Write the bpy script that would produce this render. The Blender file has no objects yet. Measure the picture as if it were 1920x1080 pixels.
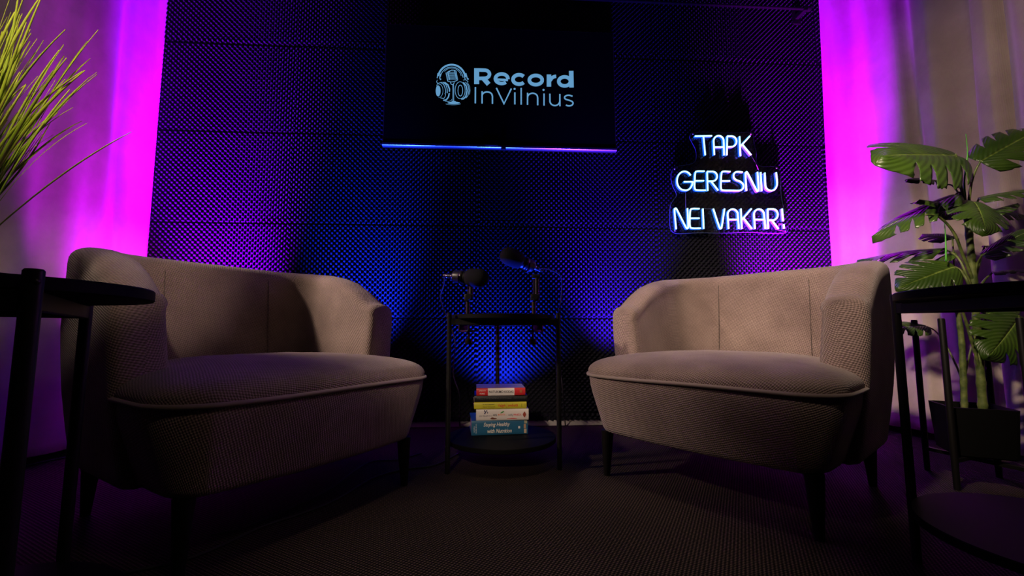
import bpy, bmesh, math, random
import numpy as np
from mathutils import Vector, Matrix

random.seed(7)
rng = np.random.RandomState(7)
sc = bpy.context.scene
COL = sc.collection
PI = math.pi
R = math.radians

# ------------------------------------------------------------------ camera
CAM_Z = 0.5
FPX = 820.0
PITCH = math.atan(80.0 / 820.0)
cam_data = bpy.data.cameras.new('camera')
cam_data.sensor_width = 36.0
cam_data.lens = FPX / 1920.0 * 36.0
cam_data.clip_start = 0.02
cam = bpy.data.objects.new('camera', cam_data)
cam.location = (0, 0, CAM_Z)
cam.rotation_euler = (PI / 2 + PITCH, 0, 0)
COL.objects.link(cam)
sc.camera = cam


def ray(px, py):
    u, v = (px - 960) / FPX, (540 - py) / FPX
    c, s = math.cos(PITCH), math.sin(PITCH)
    return Vector((u, c - v * s, s + v * c))


def at(px, py, Y):
    """world point seen at (px,py) at forward distance Y"""
    d = ray(px, py)
    p = d * (Y / d.y)
    return Vector((p.x, p.y, p.z + CAM_Z))


def on_floor(px, py, z=0.0):
    d = ray(px, py)
    p = d * ((z - CAM_Z) / d.z)
    return Vector((p.x, p.y, z))


# back wall frame: origin, direction along the wall, normal into the room
WA = R(3.375)
WE = Vector((math.cos(WA), math.sin(WA), 0))
WN = Vector((math.sin(WA), -math.cos(WA), 0))
WO = Vector((-2.3676 * math.sin(WA), 2.3676 * math.cos(WA), 0))


def wall(xw, z, off=0.0):
    p = WO + WE * xw + WN * off
    return Vector((p.x, p.y, z))


def wall_px(px, py, off=0.0):
    """(xw, z) of the point of the plane 'off' in front of the wall seen at (px,py)"""
    d = ray(px, py)
    o = Vector((0, 0, CAM_Z))
    q = WO + WN * off
    t = (q - o).dot(WN) / d.dot(WN)
    p = o + d * t
    return ((p - WO).dot(WE), p.z)


# ------------------------------------------------------------------ materials
def mat(name, color=(0.5, 0.5, 0.5), rough=0.6, metal=0.0, spec=0.5, emit=None, estr=0.0, sheen=0.0, coat=0.0):
    m = bpy.data.materials.new(name)
    m.use_nodes = True
    b = m.node_tree.nodes['Principled BSDF']
    b.inputs['Base Color'].default_value = (*color, 1)
    b.inputs['Roughness'].default_value = rough
    b.inputs['Metallic'].default_value = metal
    b.inputs['Specular IOR Level'].default_value = spec
    if sheen:
        b.inputs['Sheen Weight'].default_value = sheen
    if coat:
        b.inputs['Coat Weight'].default_value = coat
    if emit:
        b.inputs['Emission Color'].default_value = (*emit, 1)
        b.inputs['Emission Strength'].default_value = estr
    return m


class NT:
    def __init__(self, m):
        self.t = m.node_tree
        self.b = self.t.nodes['Principled BSDF']

    def n(self, kind, **kw):
        x = self.t.nodes.new(kind)
        for k, v in kw.items():
            setattr(x, k, v)
        return x

    def l(self, a, b):
        self.t.links.new(a, b)

    def math(self, op, a, b=None, c=None):
        x = self.n('ShaderNodeMath', operation=op)
        for i, v in enumerate((a, b, c)):
            if v is None:
                continue
            if isinstance(v, (int, float)):
                x.inputs[i].default_value = v
            else:
                self.l(v, x.inputs[i])
        return x.outputs[0]

    def ramp(self, fac, stops):
        x = self.n('ShaderNodeValToRGB')
        e = x.color_ramp.elements
        while len(e) < len(stops):
            e.new(0.5)
        for k, (p, c) in enumerate(stops):
            e[k].position = p
            e[k].color = (*c, 1)
        self.l(fac, x.inputs[0])
        return x.outputs[0]

    def noise(self, vec, scale, detail=4, rough=0.6):
        x = self.n('ShaderNodeTexNoise')
        x.inputs['Scale'].default_value = scale
        x.inputs['Detail'].default_value = detail
        x.inputs['Roughness'].default_value = rough
        self.l(vec, x.inputs['Vector'])
        return x.outputs['Fac']

    def bump(self, h, strength, dist):
        x = self.n('ShaderNodeBump')
        x.inputs['Strength'].default_value = strength
        x.inputs['Distance'].default_value = dist
        self.l(h, x.inputs['Height'])
        self.l(x.outputs[0], self.b.inputs['Normal'])
        return x


def weave_height(nt, vec, p, ang=0.0):
    """checkered basket weave height 0..1 with pitch p"""
    s = nt.n('ShaderNodeSeparateXYZ')
    nt.l(vec, s.inputs[0])
    u, v = s.outputs[0], s.outputs[1]
    if ang:
        ca, sa = math.cos(ang), math.sin(ang)
        u2 = nt.math('ADD', nt.math('MULTIPLY', u, ca), nt.math('MULTIPLY', v, sa))
        v2 = nt.math('SUBTRACT', nt.math('MULTIPLY', v, ca), nt.math('MULTIPLY', u, sa))
        u, v = u2, v2
    cu = nt.math('COSINE', nt.math('MULTIPLY', u, 2 * PI / p))
    cv = nt.math('COSINE', nt.math('MULTIPLY', v, 2 * PI / p))
    return nt.math('MULTIPLY_ADD', nt.math('MULTIPLY', cu, cv), 0.5, 0.5)


def fabric_mat(name='taupe_weave'):
    m = mat(name, (0.30, 0.25, 0.22), 0.75, sheen=0.25, spec=0.35)
    nt = NT(m)
    tc = nt.n('ShaderNodeTexCoord')
    uv = tc.outputs['UV']
    dn = nt.n('ShaderNodeTexNoise')
    dn.inputs['Scale'].default_value = 60
    dn.inputs['Detail'].default_value = 2
    nt.l(uv, dn.inputs['Vector'])
    va = nt.n('ShaderNodeVectorMath', operation='SCALE')
    va.inputs['Scale'].default_value = 0.004
    nt.l(dn.outputs['Color'], va.inputs[0])
    vb = nt.n('ShaderNodeVectorMath', operation='ADD')
    nt.l(uv, vb.inputs[0])
    nt.l(va.outputs[0], vb.inputs[1])
    h = weave_height(nt, vb.outputs[0], 0.0082, 0.45)
    big = nt.noise(tc.outputs['Object'], 5.5, 3, 0.55)
    fine = nt.noise(uv, 260, 2, 0.6)
    c1 = nt.ramp(big, [(0.32, (0.230, 0.168, 0.152)), (0.55, (0.325, 0.245, 0.222)), (0.75, (0.385, 0.298, 0.272))])
    mx = nt.n('ShaderNodeMix', data_type='RGBA', blend_type='MULTIPLY')
    mx.inputs[0].default_value = 1.0
    nt.l(c1, mx.inputs[6])
    yarn = nt.ramp(nt.math('MULTIPLY_ADD', fine, 0.5, nt.math('MULTIPLY', h, 0.6)), [(0.15, (0.30, 0.28, 0.26)), (0.75, (1.15, 1.12, 1.1))])
    nt.l(yarn, mx.inputs[7])
    nt.l(mx.outputs[2], nt.b.inputs['Base Color'])
    nt.bump(h, 0.75, 0.0026)
    return m


def carpet_mat():
    m = mat('brown_carpet', (0.05, 0.035, 0.03), 0.95, spec=0.15)
    nt = NT(m)
    tc = nt.n('ShaderNodeTexCoord')
    o = tc.outputs['Object']
    h = weave_height(nt, o, 0.011, 0.30)
    f = nt.noise(o, 180, 3, 0.7)
    g = nt.noise(o, 3, 3, 0.5)
    k = nt.math('MULTIPLY_ADD', h, 0.7, nt.math('MULTIPLY', f, 0.5))
    c = nt.ramp(k, [(0.30, (0.0012, 0.0009, 0.0009)), (0.58, (0.010, 0.007, 0.0062)), (0.95, (0.12, 0.085, 0.070))])
    mx = nt.n('ShaderNodeMix', data_type='RGBA', blend_type='MULTIPLY')
    mx.inputs[0].default_value = 0.6
    nt.l(c, mx.inputs[6])
    nt.l(nt.ramp(g, [(0.3, (0.6, 0.6, 0.6)), (0.7, (1.2, 1.2, 1.2))]), mx.inputs[7])
    nt.l(mx.outputs[2], nt.b.inputs['Base Color'])
    nt.bump(k, 1.0, 0.004)
    return m


def curtain_mat():
    m = mat('beige_velvet', (0.47, 0.39, 0.34), 0.62, spec=0.35, sheen=0.35)
    nt = NT(m)
    tc = nt.n('ShaderNodeTexCoord')
    uv = tc.outputs['UV']
    n1 = nt.noise(tc.outputs['Object'], 6, 4, 0.6)
    c = nt.ramp(n1, [(0.3, (0.40, 0.325, 0.28)), (0.7, (0.52, 0.435, 0.38))])
    nt.l(c, nt.b.inputs['Base Color'])
    s = nt.n('ShaderNodeSeparateXYZ')
    nt.l(uv, s.inputs[0])
    t1 = nt.math('SINE', nt.math('MULTIPLY', s.outputs[0], 2 * PI / 0.0022))
    t2 = nt.math('SINE', nt.math('MULTIPLY', s.outputs[1], 2 * PI / 0.0022))
    crush = nt.noise(tc.outputs['Object'], 14, 5, 0.65)
    hgt = nt.math('ADD', nt.math('MULTIPLY', nt.math('ADD', t1, t2), 0.03), nt.math('MULTIPLY', crush, 0.9))
    nt.bump(hgt, 0.35, 0.012)
    return m


def foam_mat():
    m = mat('charcoal_foam', (0.028, 0.026, 0.034), 0.85, spec=0.12)
    nt = NT(m)
    tc = nt.n('ShaderNodeTexCoord')
    n = nt.noise(tc.outputs['Object'], 420, 2, 0.7)
    nt.l(nt.ramp(n, [(0.3, (0.009, 0.009, 0.014)), (0.68, (0.017, 0.017, 0.026)), (0.80, (0.06, 0.06, 0.08))]), nt.b.inputs['Base Color'])
    return m


def leaf_mat():
    m = mat('monstera_green', (0.05, 0.13, 0.02), 0.33, spec=0.5)
    nt = NT(m)
    tc = nt.n('ShaderNodeTexCoord')
    s = nt.n('ShaderNodeSeparateXYZ')
    nt.l(tc.outputs['UV'], s.inputs[0])
    av = nt.math('ABSOLUTE', s.outputs[0])
    veins = nt.math('SINE', nt.math('MULTIPLY', nt.math('SUBTRACT', s.outputs[1], nt.math('MULTIPLY', av, 0.35)), 2 * PI * 13))
    mid = nt.math('LESS_THAN', av, 0.03)
    n = nt.noise(tc.outputs['Object'], 9, 3, 0.5)
    k = nt.math('ADD', n, nt.math('MULTIPLY', mid, 0.5))
    nt.l(nt.ramp(k, [(0.3, (0.014, 0.040, 0.005)), (0.7, (0.050, 0.098, 0.010)), (1.0, (0.14, 0.21, 0.035))]), nt.b.inputs['Base Color'])
    nt.bump(nt.math('MULTIPLY', veins, 1.0), 0.25, 0.004)
    return m


def stem_mat():
    m = mat('monstera_stem', (0.10, 0.14, 0.03), 0.5)
    nt = NT(m)
    tc = nt.n('ShaderNodeTexCoord')
    n = nt.noise(tc.outputs['Object'], 40, 3, 0.6)
    nt.l(nt.ramp(n, [(0.35, (0.045, 0.075, 0.014)), (0.7, (0.16, 0.20, 0.05))]), nt.b.inputs['Base Color'])
    return m


def grass_mat():
    m = mat('grass_blade', (0.25, 0.36, 0.05), 0.55, spec=0.2)
    nt = NT(m)
    tc = nt.n('ShaderNodeTexCoord')
    s = nt.n('ShaderNodeSeparateXYZ')
    nt.l(tc.outputs['UV'], s.inputs[0])
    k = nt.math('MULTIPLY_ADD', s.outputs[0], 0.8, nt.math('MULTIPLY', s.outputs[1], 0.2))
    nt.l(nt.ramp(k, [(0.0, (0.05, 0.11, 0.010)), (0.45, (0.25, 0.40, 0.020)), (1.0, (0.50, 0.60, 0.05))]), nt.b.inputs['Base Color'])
    return m


def glossy_plate_mat():
    """clear acrylic"""
    m = bpy.data.materials.new('clear_acrylic')
    m.use_nodes = True
    t = m.node_tree
    t.nodes.clear()
    o = t.nodes.new('ShaderNodeOutputMaterial')
    tr = t.nodes.new('ShaderNodeBsdfTransparent')
    tr.inputs[0].default_value = (0.93, 0.95, 0.97, 1)
    g = t.nodes.new('ShaderNodeBsdfGlossy')
    g.inputs['Roughness'].default_value = 0.05
    fr = t.nodes.new('ShaderNodeFresnel')
    fr.inputs[0].default_value = 1.30
    mx = t.nodes.new('ShaderNodeMixShader')
    t.links.new(fr.outputs[0], mx.inputs[0])
    t.links.new(tr.outputs[0], mx.inputs[1])
    t.links.new(g.outputs[0], mx.inputs[2])
    t.links.new(mx.outputs[0], o.inputs[0])
    return m


M = {}
M['fabric'] = fabric_mat()
M['carpet'] = carpet_mat()
M['curtain'] = curtain_mat()
M['foam'] = foam_mat()
M['leaf'] = leaf_mat()
M['stem'] = stem_mat()
M['grass'] = grass_mat()
M['acrylic'] = glossy_plate_mat()
M['piping'] = mat('taupe_piping', (0.29, 0.225, 0.20), 0.7, sheen=0.3)
M['wood_black'] = mat('black_wood_leg', (0.005, 0.0045, 0.0045), 0.5, spec=0.2)
M['metal_black'] = mat('black_powder_coat', (0.007, 0.0065, 0.007), 0.40, spec=0.22)
M['top_black'] = mat('black_table_board', (0.0042, 0.004, 0.0042), 0.55, spec=0.06)
M['plastic_black'] = mat('black_plastic', (0.010, 0.010, 0.011), 0.4)
M['rubber'] = mat('black_rubber', (0.008, 0.008, 0.008), 0.7)
M['windscreen'] = mat('black_windscreen', (0.013, 0.013, 0.016), 0.95, spec=0.1)
M['tube_grey'] = mat('dark_satin_tube', (0.025, 0.022, 0.020), 0.35, metal=0.5)
M['chrome'] = mat('silver_metal', (0.75, 0.75, 0.78), 0.2, metal=1.0)
M['screen'] = mat('screen_glass', (0.0015, 0.0015, 0.002), 0.18, spec=0.25)
M['tv_trim'] = mat('brushed_trim', (0.55, 0.55, 0.60), 0.28, metal=1.0)
M['rod_black'] = mat('matt_black_rod', (0.003, 0.003, 0.003), 0.75, spec=0.05)
M['logo'] = mat('lit_logo', (0.0, 0.0, 0.0), 0.5, emit=(0.135, 0.36, 0.62), estr=0.9)
M['logo_dark'] = mat('logo_gap', (0.001, 0.001, 0.002), 0.4)
M['neon'] = mat('neon_core', (0.6, 0.8, 0.9), 0.4, emit=(0.38, 0.88, 1.0), estr=1.9)
M['neon_back'] = mat('neon_channel', (0.1, 0.25, 0.8), 0.4, emit=(0.0, 0.20, 0.85), estr=0.6)
M['acrylic_edge'] = mat('acrylic_edge', (0.10, 0.15, 0.28), 0.15, spec=0.6)
M['wire_white'] = mat('clear_wire', (0.25, 0.25, 0.28), 0.4)
M['wall_paint'] = mat('dark_wall_paint', (0.03, 0.03, 0.033), 0.8)
M['ceiling_paint'] = mat('dark_ceiling_paint', (0.02, 0.02, 0.02), 0.9)
M['white_paint'] = mat('white_skirting', (0.62, 0.58, 0.55), 0.5)
M['pot'] = mat('black_planter', (0.003, 0.003, 0.003), 0.6, spec=0.1)
M['soil'] = mat('dark_soil', (0.012, 0.010, 0.008), 0.95)
M['paper'] = mat('page_paper', (0.50, 0.42, 0.33), 0.8)
M['shoot'] = mat('bright_shoot', (0.08, 0.42, 0.03), 0.4)


# ------------------------------------------------------------------ mesh helpers
def link(o, parent=None):
    COL.objects.link(o)
    if parent is not None:
        o.parent = parent
    return o


def mesh_obj(name, verts, faces, material, parent=None, smooth=True, uvs=None):
    me = bpy.data.meshes.new(name)
    me.from_pydata([tuple(v) for v in verts], [], faces)
    if uvs is not None:
        lay = me.uv_layers.new(name='UVMap')
        li = np.empty(len(me.loops), dtype=np.int32)
        me.loops.foreach_get('vertex_index', li)
        lay.data.foreach_set('uv', np.asarray(uvs, dtype=np.float32)[li].ravel())
    if smooth:
        me.polygons.foreach_set('use_smooth', [True] * len(me.polygons))
    me.materials.append(material)
    me.update()
    return link(bpy.data.objects.new(name, me), parent)


class MB:
    """collects shapes for ONE mesh"""

    def __init__(self):
        self.v, self.f, self.uv = [], [], []

    def add(self, verts, faces, uvs=None):
        k = len(self.v)
        self.v += [Vector(p) for p in verts]
        self.f += [tuple(i + k for i in f) for f in faces]
        self.uv += list(uvs) if uvs is not None else [(0, 0)] * len(verts)

    def grid(self, rows, close_u=False, close_v=False, uvs=None):
        """rows: list of lists of points"""
        nr, nc = len(rows), len(rows[0])
        vs = [p for r in rows for p in r]
        fs = []
        for i in range(nr if close_v else nr - 1):
            for j in range(nc if close_u else nc - 1):
                a = i * nc + j
                b = i * nc + (j + 1) % nc
                c = ((i + 1) % nr) * nc + (j + 1) % nc
                d = ((i + 1) % nr) * nc + j
                fs.append((a, b, c, d))
        self.add(vs, fs, uvs)

    def box(self, c, size, rot=None, bevel=0.0):
        bm = bmesh.new()
        bmesh.ops.create_cube(bm, size=1.0)
        for v in bm.verts:
            v.co = Vector((v.co.x * size[0], v.co.y * size[1], v.co.z * size[2]))
        if bevel > 0:
            bmesh.ops.bevel(bm, geom=list(bm.edges), offset=bevel, segments=2, profile=0.5, affect='EDGES')
        bm.verts.index_update()
        mt = Matrix.Translation(Vector(c)) @ (rot.to_4x4() if rot is not None else Matrix.Identity(4))
        self.add([mt @ v.co for v in bm.verts], [[v.index for v in f.verts] for f in bm.faces])
        bm.free()

    def tube(self, pts, rad, n=10, caps=True):
        pts = [Vector(p) for p in pts]
        m = len(pts)
        rads = rad if isinstance(rad, (list, tuple)) else [rad] * m
        rows = []
        prev = None
        for i, p in enumerate(pts):
            t = (pts[min(i + 1, m - 1)] - pts[max(i - 1, 0)])
            if t.length < 1e-9:
                t = Vector((0, 0, 1))
            t.normalize()
            if prev is None:
                a = Vector((0, 0, 1)) if abs(t.z) < 0.9 else Vector((1, 0, 0))
                u = t.cross(a).normalized()
            else:
                u = (prev - t * prev.dot(t))
                u = u.normalized() if u.length > 1e-6 else t.orthogonal().normalized()
            prev = u
            w = t.cross(u)
            rows.append([p + (u * math.cos(2 * PI * k / n) + w * math.sin(2 * PI * k / n)) * rads[i] for k in range(n)])
        base = len(self.v)
        self.grid(rows, close_u=True, uvs=[(i / max(1, m - 1), k / n) for i in range(m) for k in range(n)])
        if caps:
            self.f.append(tuple(base + k for k in reversed(range(n))))
            self.f.append(tuple(base + (m - 1) * n + k for k in range(n)))

    def lathe(self, prof, n=32, mt=None):
        """prof: list of (r, z) around local z"""
        mt = mt or Matrix.Identity(4)
        rows = [[mt @ Vector((r * math.cos(2 * PI * k / n), r * math.sin(2 * PI * k / n), z)) for k in range(n)] for r, z in prof]
        base = len(self.v)
        self.grid(rows, close_u=True)
        if prof[0][0] > 1e-6:
            self.f.append(tuple(base + k for k in reversed(range(n))))
        if prof[-1][0] > 1e-6:
            self.f.append(tuple(base + (len(prof) - 1) * n + k for k in range(n)))

    def poly(self, pts):
        k = len(self.v)
        self.v += [Vector(p) for p in pts]
        self.uv += [(0, 0)] * len(pts)
        self.f.append(tuple(range(k, k + len(pts))))

    def build(self, name, material, parent=None, smooth=True, sharp=None):
        o = mesh_obj(name, self.v, self.f, material, parent, smooth, self.uv)
        bm = bmesh.new()
        bm.from_mesh(o.data)
        bmesh.ops.recalc_face_normals(bm, faces=bm.faces)
        if sharp is not None:
            for e in bm.edges:
                if len(e.link_faces) == 2 and e.calc_face_angle(0) > sharp:
                    e.smooth = False
        bm.to_mesh(o.data)
        bm.free()
        return o


def empty(name, loc, rz=0.0):
    o = bpy.data.objects.new(name, None)
    o.empty_display_size = 0.1
    o.location = loc
    o.rotation_euler = (0, 0, rz)
    return link(o)


def tag(o, label=None, cat=None, group=None, kind=None):
    if label:
        o['label'] = label
    if cat:
        o['category'] = cat
    if group:
        o['group'] = group
    if kind:
        o['kind'] = kind
    return o


def copy_tree(o, parent=None):
    c = o.copy()
    COL.objects.link(c)
    if parent is not None:
        c.parent = parent
    for ch in list(o.children):
        copy_tree(ch, c)
    return c


def smooth_path(pts, n=8):
    """Catmull-Rom through pts"""
    pts = [Vector(p) for p in pts]
    if len(pts) < 3:
        return pts
    out = []
    P = [pts[0] * 2 - pts[1]] + pts + [pts[-1] * 2 - pts[-2]]
    for i in range(1, len(P) - 2):
        a, b, c, d = P[i - 1], P[i], P[i + 1], P[i + 2]
        for k in range(n):
            t = k / n
            out.append(0.5 * ((2 * b) + (c - a) * t + (2 * a - 5 * b + 4 * c - d) * t * t + (3 * b - a - 3 * c + d) * t ** 3))
    out.append(pts[-1])
    return out


SHARP = R(35)

# ------------------------------------------------------------------ the room
XL, XR, YF = -2.02, 2.12, -1.7      # side walls stand behind the curtains
ZC = 2.75
mb = MB()
mb.add([(-2.6, YF, 0), (2.9, YF, 0), (2.9, 2.75, 0), (-2.6, 2.75, 0)], [(0, 1, 2, 3)])
tag(mb.build('floor', M['carpet'], smooth=False), 'dark brown woven carpet floor', 'floor', kind='structure')
mb = MB()
mb.box((0.1, 0.5, ZC + 0.03), (5.4, 4.6, 0.06))
tag(mb.build('ceiling', M['ceiling_paint'], smooth=False), 'dark ceiling above the studio', 'ceiling', kind='structure')
mb = MB()
mb.box((XL - 0.03, 0.4, ZC / 2), (0.06, 4.2, ZC))
tag(mb.build('wall_left', M['wall_paint'], smooth=False), 'dark side wall behind the left curtain', 'wall', kind='structure')
mb = MB()
mb.box((XR + 0.03, 0.4, ZC / 2), (0.06, 4.3, ZC))
tag(mb.build('wall_right', M['wall_paint'], smooth=False), 'dark side wall behind the right curtain', 'wall', kind='structure')


def build_foam_wall():
    """egg-crate acoustic foam sheets 1.0 x 0.5 m covering the back wall"""
    p = 0.0275
    st = p / 7.0
    x0, x1, z0, z1 = -1.92, 2.26, 0.030, 2.70
    nx, nz = int((x1 - x0) / st) + 1, int((z1 - z0) / st) + 1
    X, Z = np.meshgrid(np.linspace(x0, x1, nx), np.linspace(z0, z1, nz))
    pi = np.floor((Z - 0.066) / 0.5).astype(int)
    rowshift = np.where(pi % 2 == 0, 0.0, 0.0)
    pj = np.floor((X - (-1.05) + rowshift) / 1.0).astype(int)
    # every sheet was cut at its own phase
    ph = np.sin(pi * 12.9898 + pj * 78.233) * 43758.5453
    ph = (ph - np.floor(ph))
    ph2 = np.sin(pi * 3.77 + pj * 21.13) * 9631.77
    ph2 = (ph2 - np.floor(ph2))
    a = 2 * np.pi / p
    c = np.cos(a * X + ph * 6.28) * np.cos(a * Z + ph2 * 6.28)
    h = 0.5 + 0.5 * c
    H = 0.012 + 0.022 * h ** 1.35
    # seams between the sheets
    dz = np.abs(((Z - 0.066 + 0.25) % 0.5) - 0.25)
    dx = np.abs(((X + 1.05 + rowshift + 0.5) % 1.0) - 0.5)
    d = np.minimum(dz, dx + 0.0035)
    H = H * np.clip(0.35 + d / 0.006, 0, 1)
    # bottom edge is cut through the bumps
    V = np.empty((nz, nx, 3), dtype=np.float32)
    V[..., 0] = WO.x + WE.x * X + WN.x * H
    V[..., 1] = WO.y + WE.y * X + WN.y * H
    V[..., 2] = Z
    idx = np.arange(nx * nz).reshape(nz, nx)
    F = np.stack([idx[:-1, :-1], idx[:-1, 1:], idx[1:, 1:], idx[1:, :-1]], -1).reshape(-1, 4)
    # bottom return and back board
    me = bpy.data.meshes.new('wall_back')
    bot = V[0].copy()
    bot[:, 0] = WO.x + WE.x * X[0] - WN.x * 0.05
    bot[:, 1] = WO.y + WE.y * X[0] - WN.y * 0.05
    base = nx * nz
    verts = np.concatenate([V.reshape(-1, 3), bot])
    b = np.arange(nx - 1)
    F2 = np.stack([base + b, base + b + 1, b + 1, b], -1)
    F = np.concatenate([F, F2])
    me.vertices.add(len(verts))
    me.vertices.foreach_set('co', verts.ravel())
    me.loops.add(F.size)
    me.loops.foreach_set('vertex_index', F.ravel().astype(np.int32))
    me.polygons.add(len(F))
    me.polygons.foreach_set('loop_start', np.arange(0, F.size, 4, dtype=np.int32))
    me.polygons.foreach_set('use_smooth', np.ones(len(F), dtype=bool))
    me.update(calc_edges=True)
    me.materials.append(M['foam'])
    o = link(bpy.data.objects.new('wall_back', me))
    tag(o, 'back wall covered in dark egg-crate acoustic foam', 'wall', kind='structure')


build_foam_wall()
mb = MB()
ROTW = Matrix.Rotation(WA, 3, 'Z')
mb.box(wall(0.17, 0.024, 0.006), (4.2, 0.012, 0.048), ROTW, 0.002)
tag(mb.build('baseboard_back', M['white_paint'], smooth=False), 'white skirting strip under the foam wall', 'baseboard', kind='structure')
mb = MB()
mb.box(wall(0.17, 1.37, -0.09), (4.3, 0.06, 2.75), ROTW)
tag(mb.build('trim_back', M['wall_paint'], smooth=False), 'bare wall surface behind the acoustic foam', 'wall', kind='structure')


# ------------------------------------------------------------------ curtains
def curtain(name, path, folds, z0, z1, into, label, flare=0.0, seed=0, nz=64):
    """path: plan polyline (back to front). folds: list of (arc length, push into the room)."""
    pts = [Vector((p[0], p[1], 0)) for p in path]
    P = smooth_path(pts, 24)
    s = [0]
    for a, b in zip(P, P[1:]):
        s.append(s[-1] + (b - a).length)
    L = s[-1]
    n = int(L / 0.008)
    S = np.linspace(0, L, n)
    px = np.interp(S, s, [p.x for p in P])
    py = np.interp(S, s, [p.y for p in P])
    fs = [f[0] for f in folds]
    fo = [f[1] for f in folds]
    # smooth cosine interpolation between fold crests and valleys
    def prof(sv):
        sv = np.clip(sv, fs[0], fs[-1])
        k = np.clip(np.searchsorted(fs, sv) - 1, 0, len(fs) - 2)
        a, b = np.array(fs)[k], np.array(fs)[k + 1]
        t = (sv - a) / (b - a)
        t = (1 - np.cos(np.pi * t)) / 2
        return np.array(fo)[k] * (1 - t) + np.array(fo)[k + 1] * t
    tx, ty = np.gradient(px), np.gradient(py)
    ln = np.hypot(tx, ty)
    nxv, nyv = -ty / ln, tx / ln
    if nxv[n // 2] * into < 0:
        nxv, nyv = -nxv, -nyv
    r2 = np.random.RandomState(seed)
    rows, uvs = [], []
    for i in range(nz):
        t = i / (nz - 1)
        z = z0 + (z1 - z0) * t
        ss = S + 0.020 * math.sin(2.1 * t + seed) * np.sin(S * 5 + seed) + 0.012 * np.sin(S * 9 + 4 * t)
        amp = 0.75 + 0.35 * (1 - t)
        o = prof(ss) * amp + 0.0010 * np.sin(S * 60 + 7 * t + seed) * (1 - 0.5 * t) + 0.0035 * np.sin(S * 29 - 5 * t)
        o = o + flare * (1 - t)
        hem = 0.004 * math.exp(-((z - z0 - 0.02) / 0.006) ** 2)
        rows.append([(px[k] + nxv[k] * (o[k] - hem), py[k] + nyv[k] * (o[k] - hem), z + (0.006 * math.sin(S[k] * 11 + seed) if i == 0 else 0)) for k in range(n)])
        uvs += [(S[k], z) for k in range(n)]
    mb = MB()
    mb.grid(rows, uvs=uvs)
    o = mb.build(name, M['curtain'])
    so = o.modifiers.new('thickness', 'SOLIDIFY')
    so.thickness = 0.004
    return tag(o, label, 'curtain', 'velvet curtains along the side walls')


curtain('curtain', [(-1.895, 2.235), (-1.875, 2.0), (-1.83, 1.8), (-1.80, 1.5), (-1.80, 1.1), (-1.82, 0.5), (-1.85, -0.4), (-1.85, -1.2)],
        [(0, 0.0), (0.11, 0.045), (0.23, 0.030), (0.258, 0.020), (0.36, 0.034), (0.52, 0.038), (0.60, 0.026), (0.72, 0.042), (0.86, 0.01), (1.0, 0.05), (1.15, 0.0),
         (1.35, 0.06), (1.5, 0.0), (1.7, 0.06), (1.9, 0.0), (2.1, 0.06), (2.3, 0), (2.5, 0.06), (2.7, 0), (3.0, 0.05), (3.6, 0)],
        0.03, 2.62, 1, 'beige curtain behind the grass, glowing magenta beside the foam wall', seed=1)
curtain('curtain', [(1.86, 2.475), (1.89, 2.3), (1.96, 2.1), (1.99, 1.9), (1.98, 1.65), (1.98, 1.2), (2.0, 0.5), (2.0, -0.4), (2.0, -1.2)],
        [(0, 0.0), (0.06, 0.06), (0.13, 0.075), (0.20, 0.0), (0.30, 0.035), (0.42, 0.050), (0.46, 0.005), (0.52, 0.055), (0.57, 0.060), (0.66, -0.055), (0.71, -0.04), (0.755, 0.055), (0.80, 0.050), (0.83, -0.02), (0.86, 0.04),
         (0.92, 0.07), (1.05, 0.06), (1.15, 0.0), (1.3, 0.06), (1.5, 0.0), (1.7, 0.06), (1.9, 0.0), (2.2, 0.06), (2.5, 0), (2.8, 0.06), (3.2, 0.0), (3.8, 0.0)],
        0.03, 2.62, -1, 'beige curtain behind the monstera plant, violet along its edge', seed=4)

# curtain rod at the top of the foam wall
xa, za = wall_px(1160, 2, 0.10)
xb, zb = wall_px(1512, 16, 0.10)
zr = (za + zb) / 2
root = empty('curtain_rod', wall((xa + xb) / 2, zr, 0.10))
tag(root, 'black rod running across the top of the foam wall', 'rod')


def loc(root, p):
    return root.matrix_world.inverted() @ Vector(p) if False else Vector(p) - root.location


mb = MB()
mb.tube([loc(root, wall(xa - 1.2, zr, 0.10)), loc(root, wall(xb, zr, 0.10))], 0.008, 12)
mb.build('pole', M['rod_black'], root, sharp=SHARP)
mb = MB()
mb.box(loc(root, wall(xb - 0.01, zr, 0.055)), (0.022, 0.11, 0.03), ROTW, 0.003)
mb.box(loc(root, wall(xb - 0.01, zr, 0.02)), (0.05, 0.03, 0.09), ROTW, 0.004)
mb.build('bracket', M['rod_black'], root, smooth=False)
mb = MB()
mb.lathe([(0.0, 0), (0.013, 0), (0.015, 0.008), (0.015, 0.02), (0.010, 0.026), (0.0, 0.027)], 16,
         Matrix.Translation(loc(root, wall(xb, zr, 0.10))) @ ROTW.to_4x4() @ Matrix.Rotation(PI / 2, 4, 'Y'))
mb.build('end_cap', M['rod_black'], root, sharp=SHARP)


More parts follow.
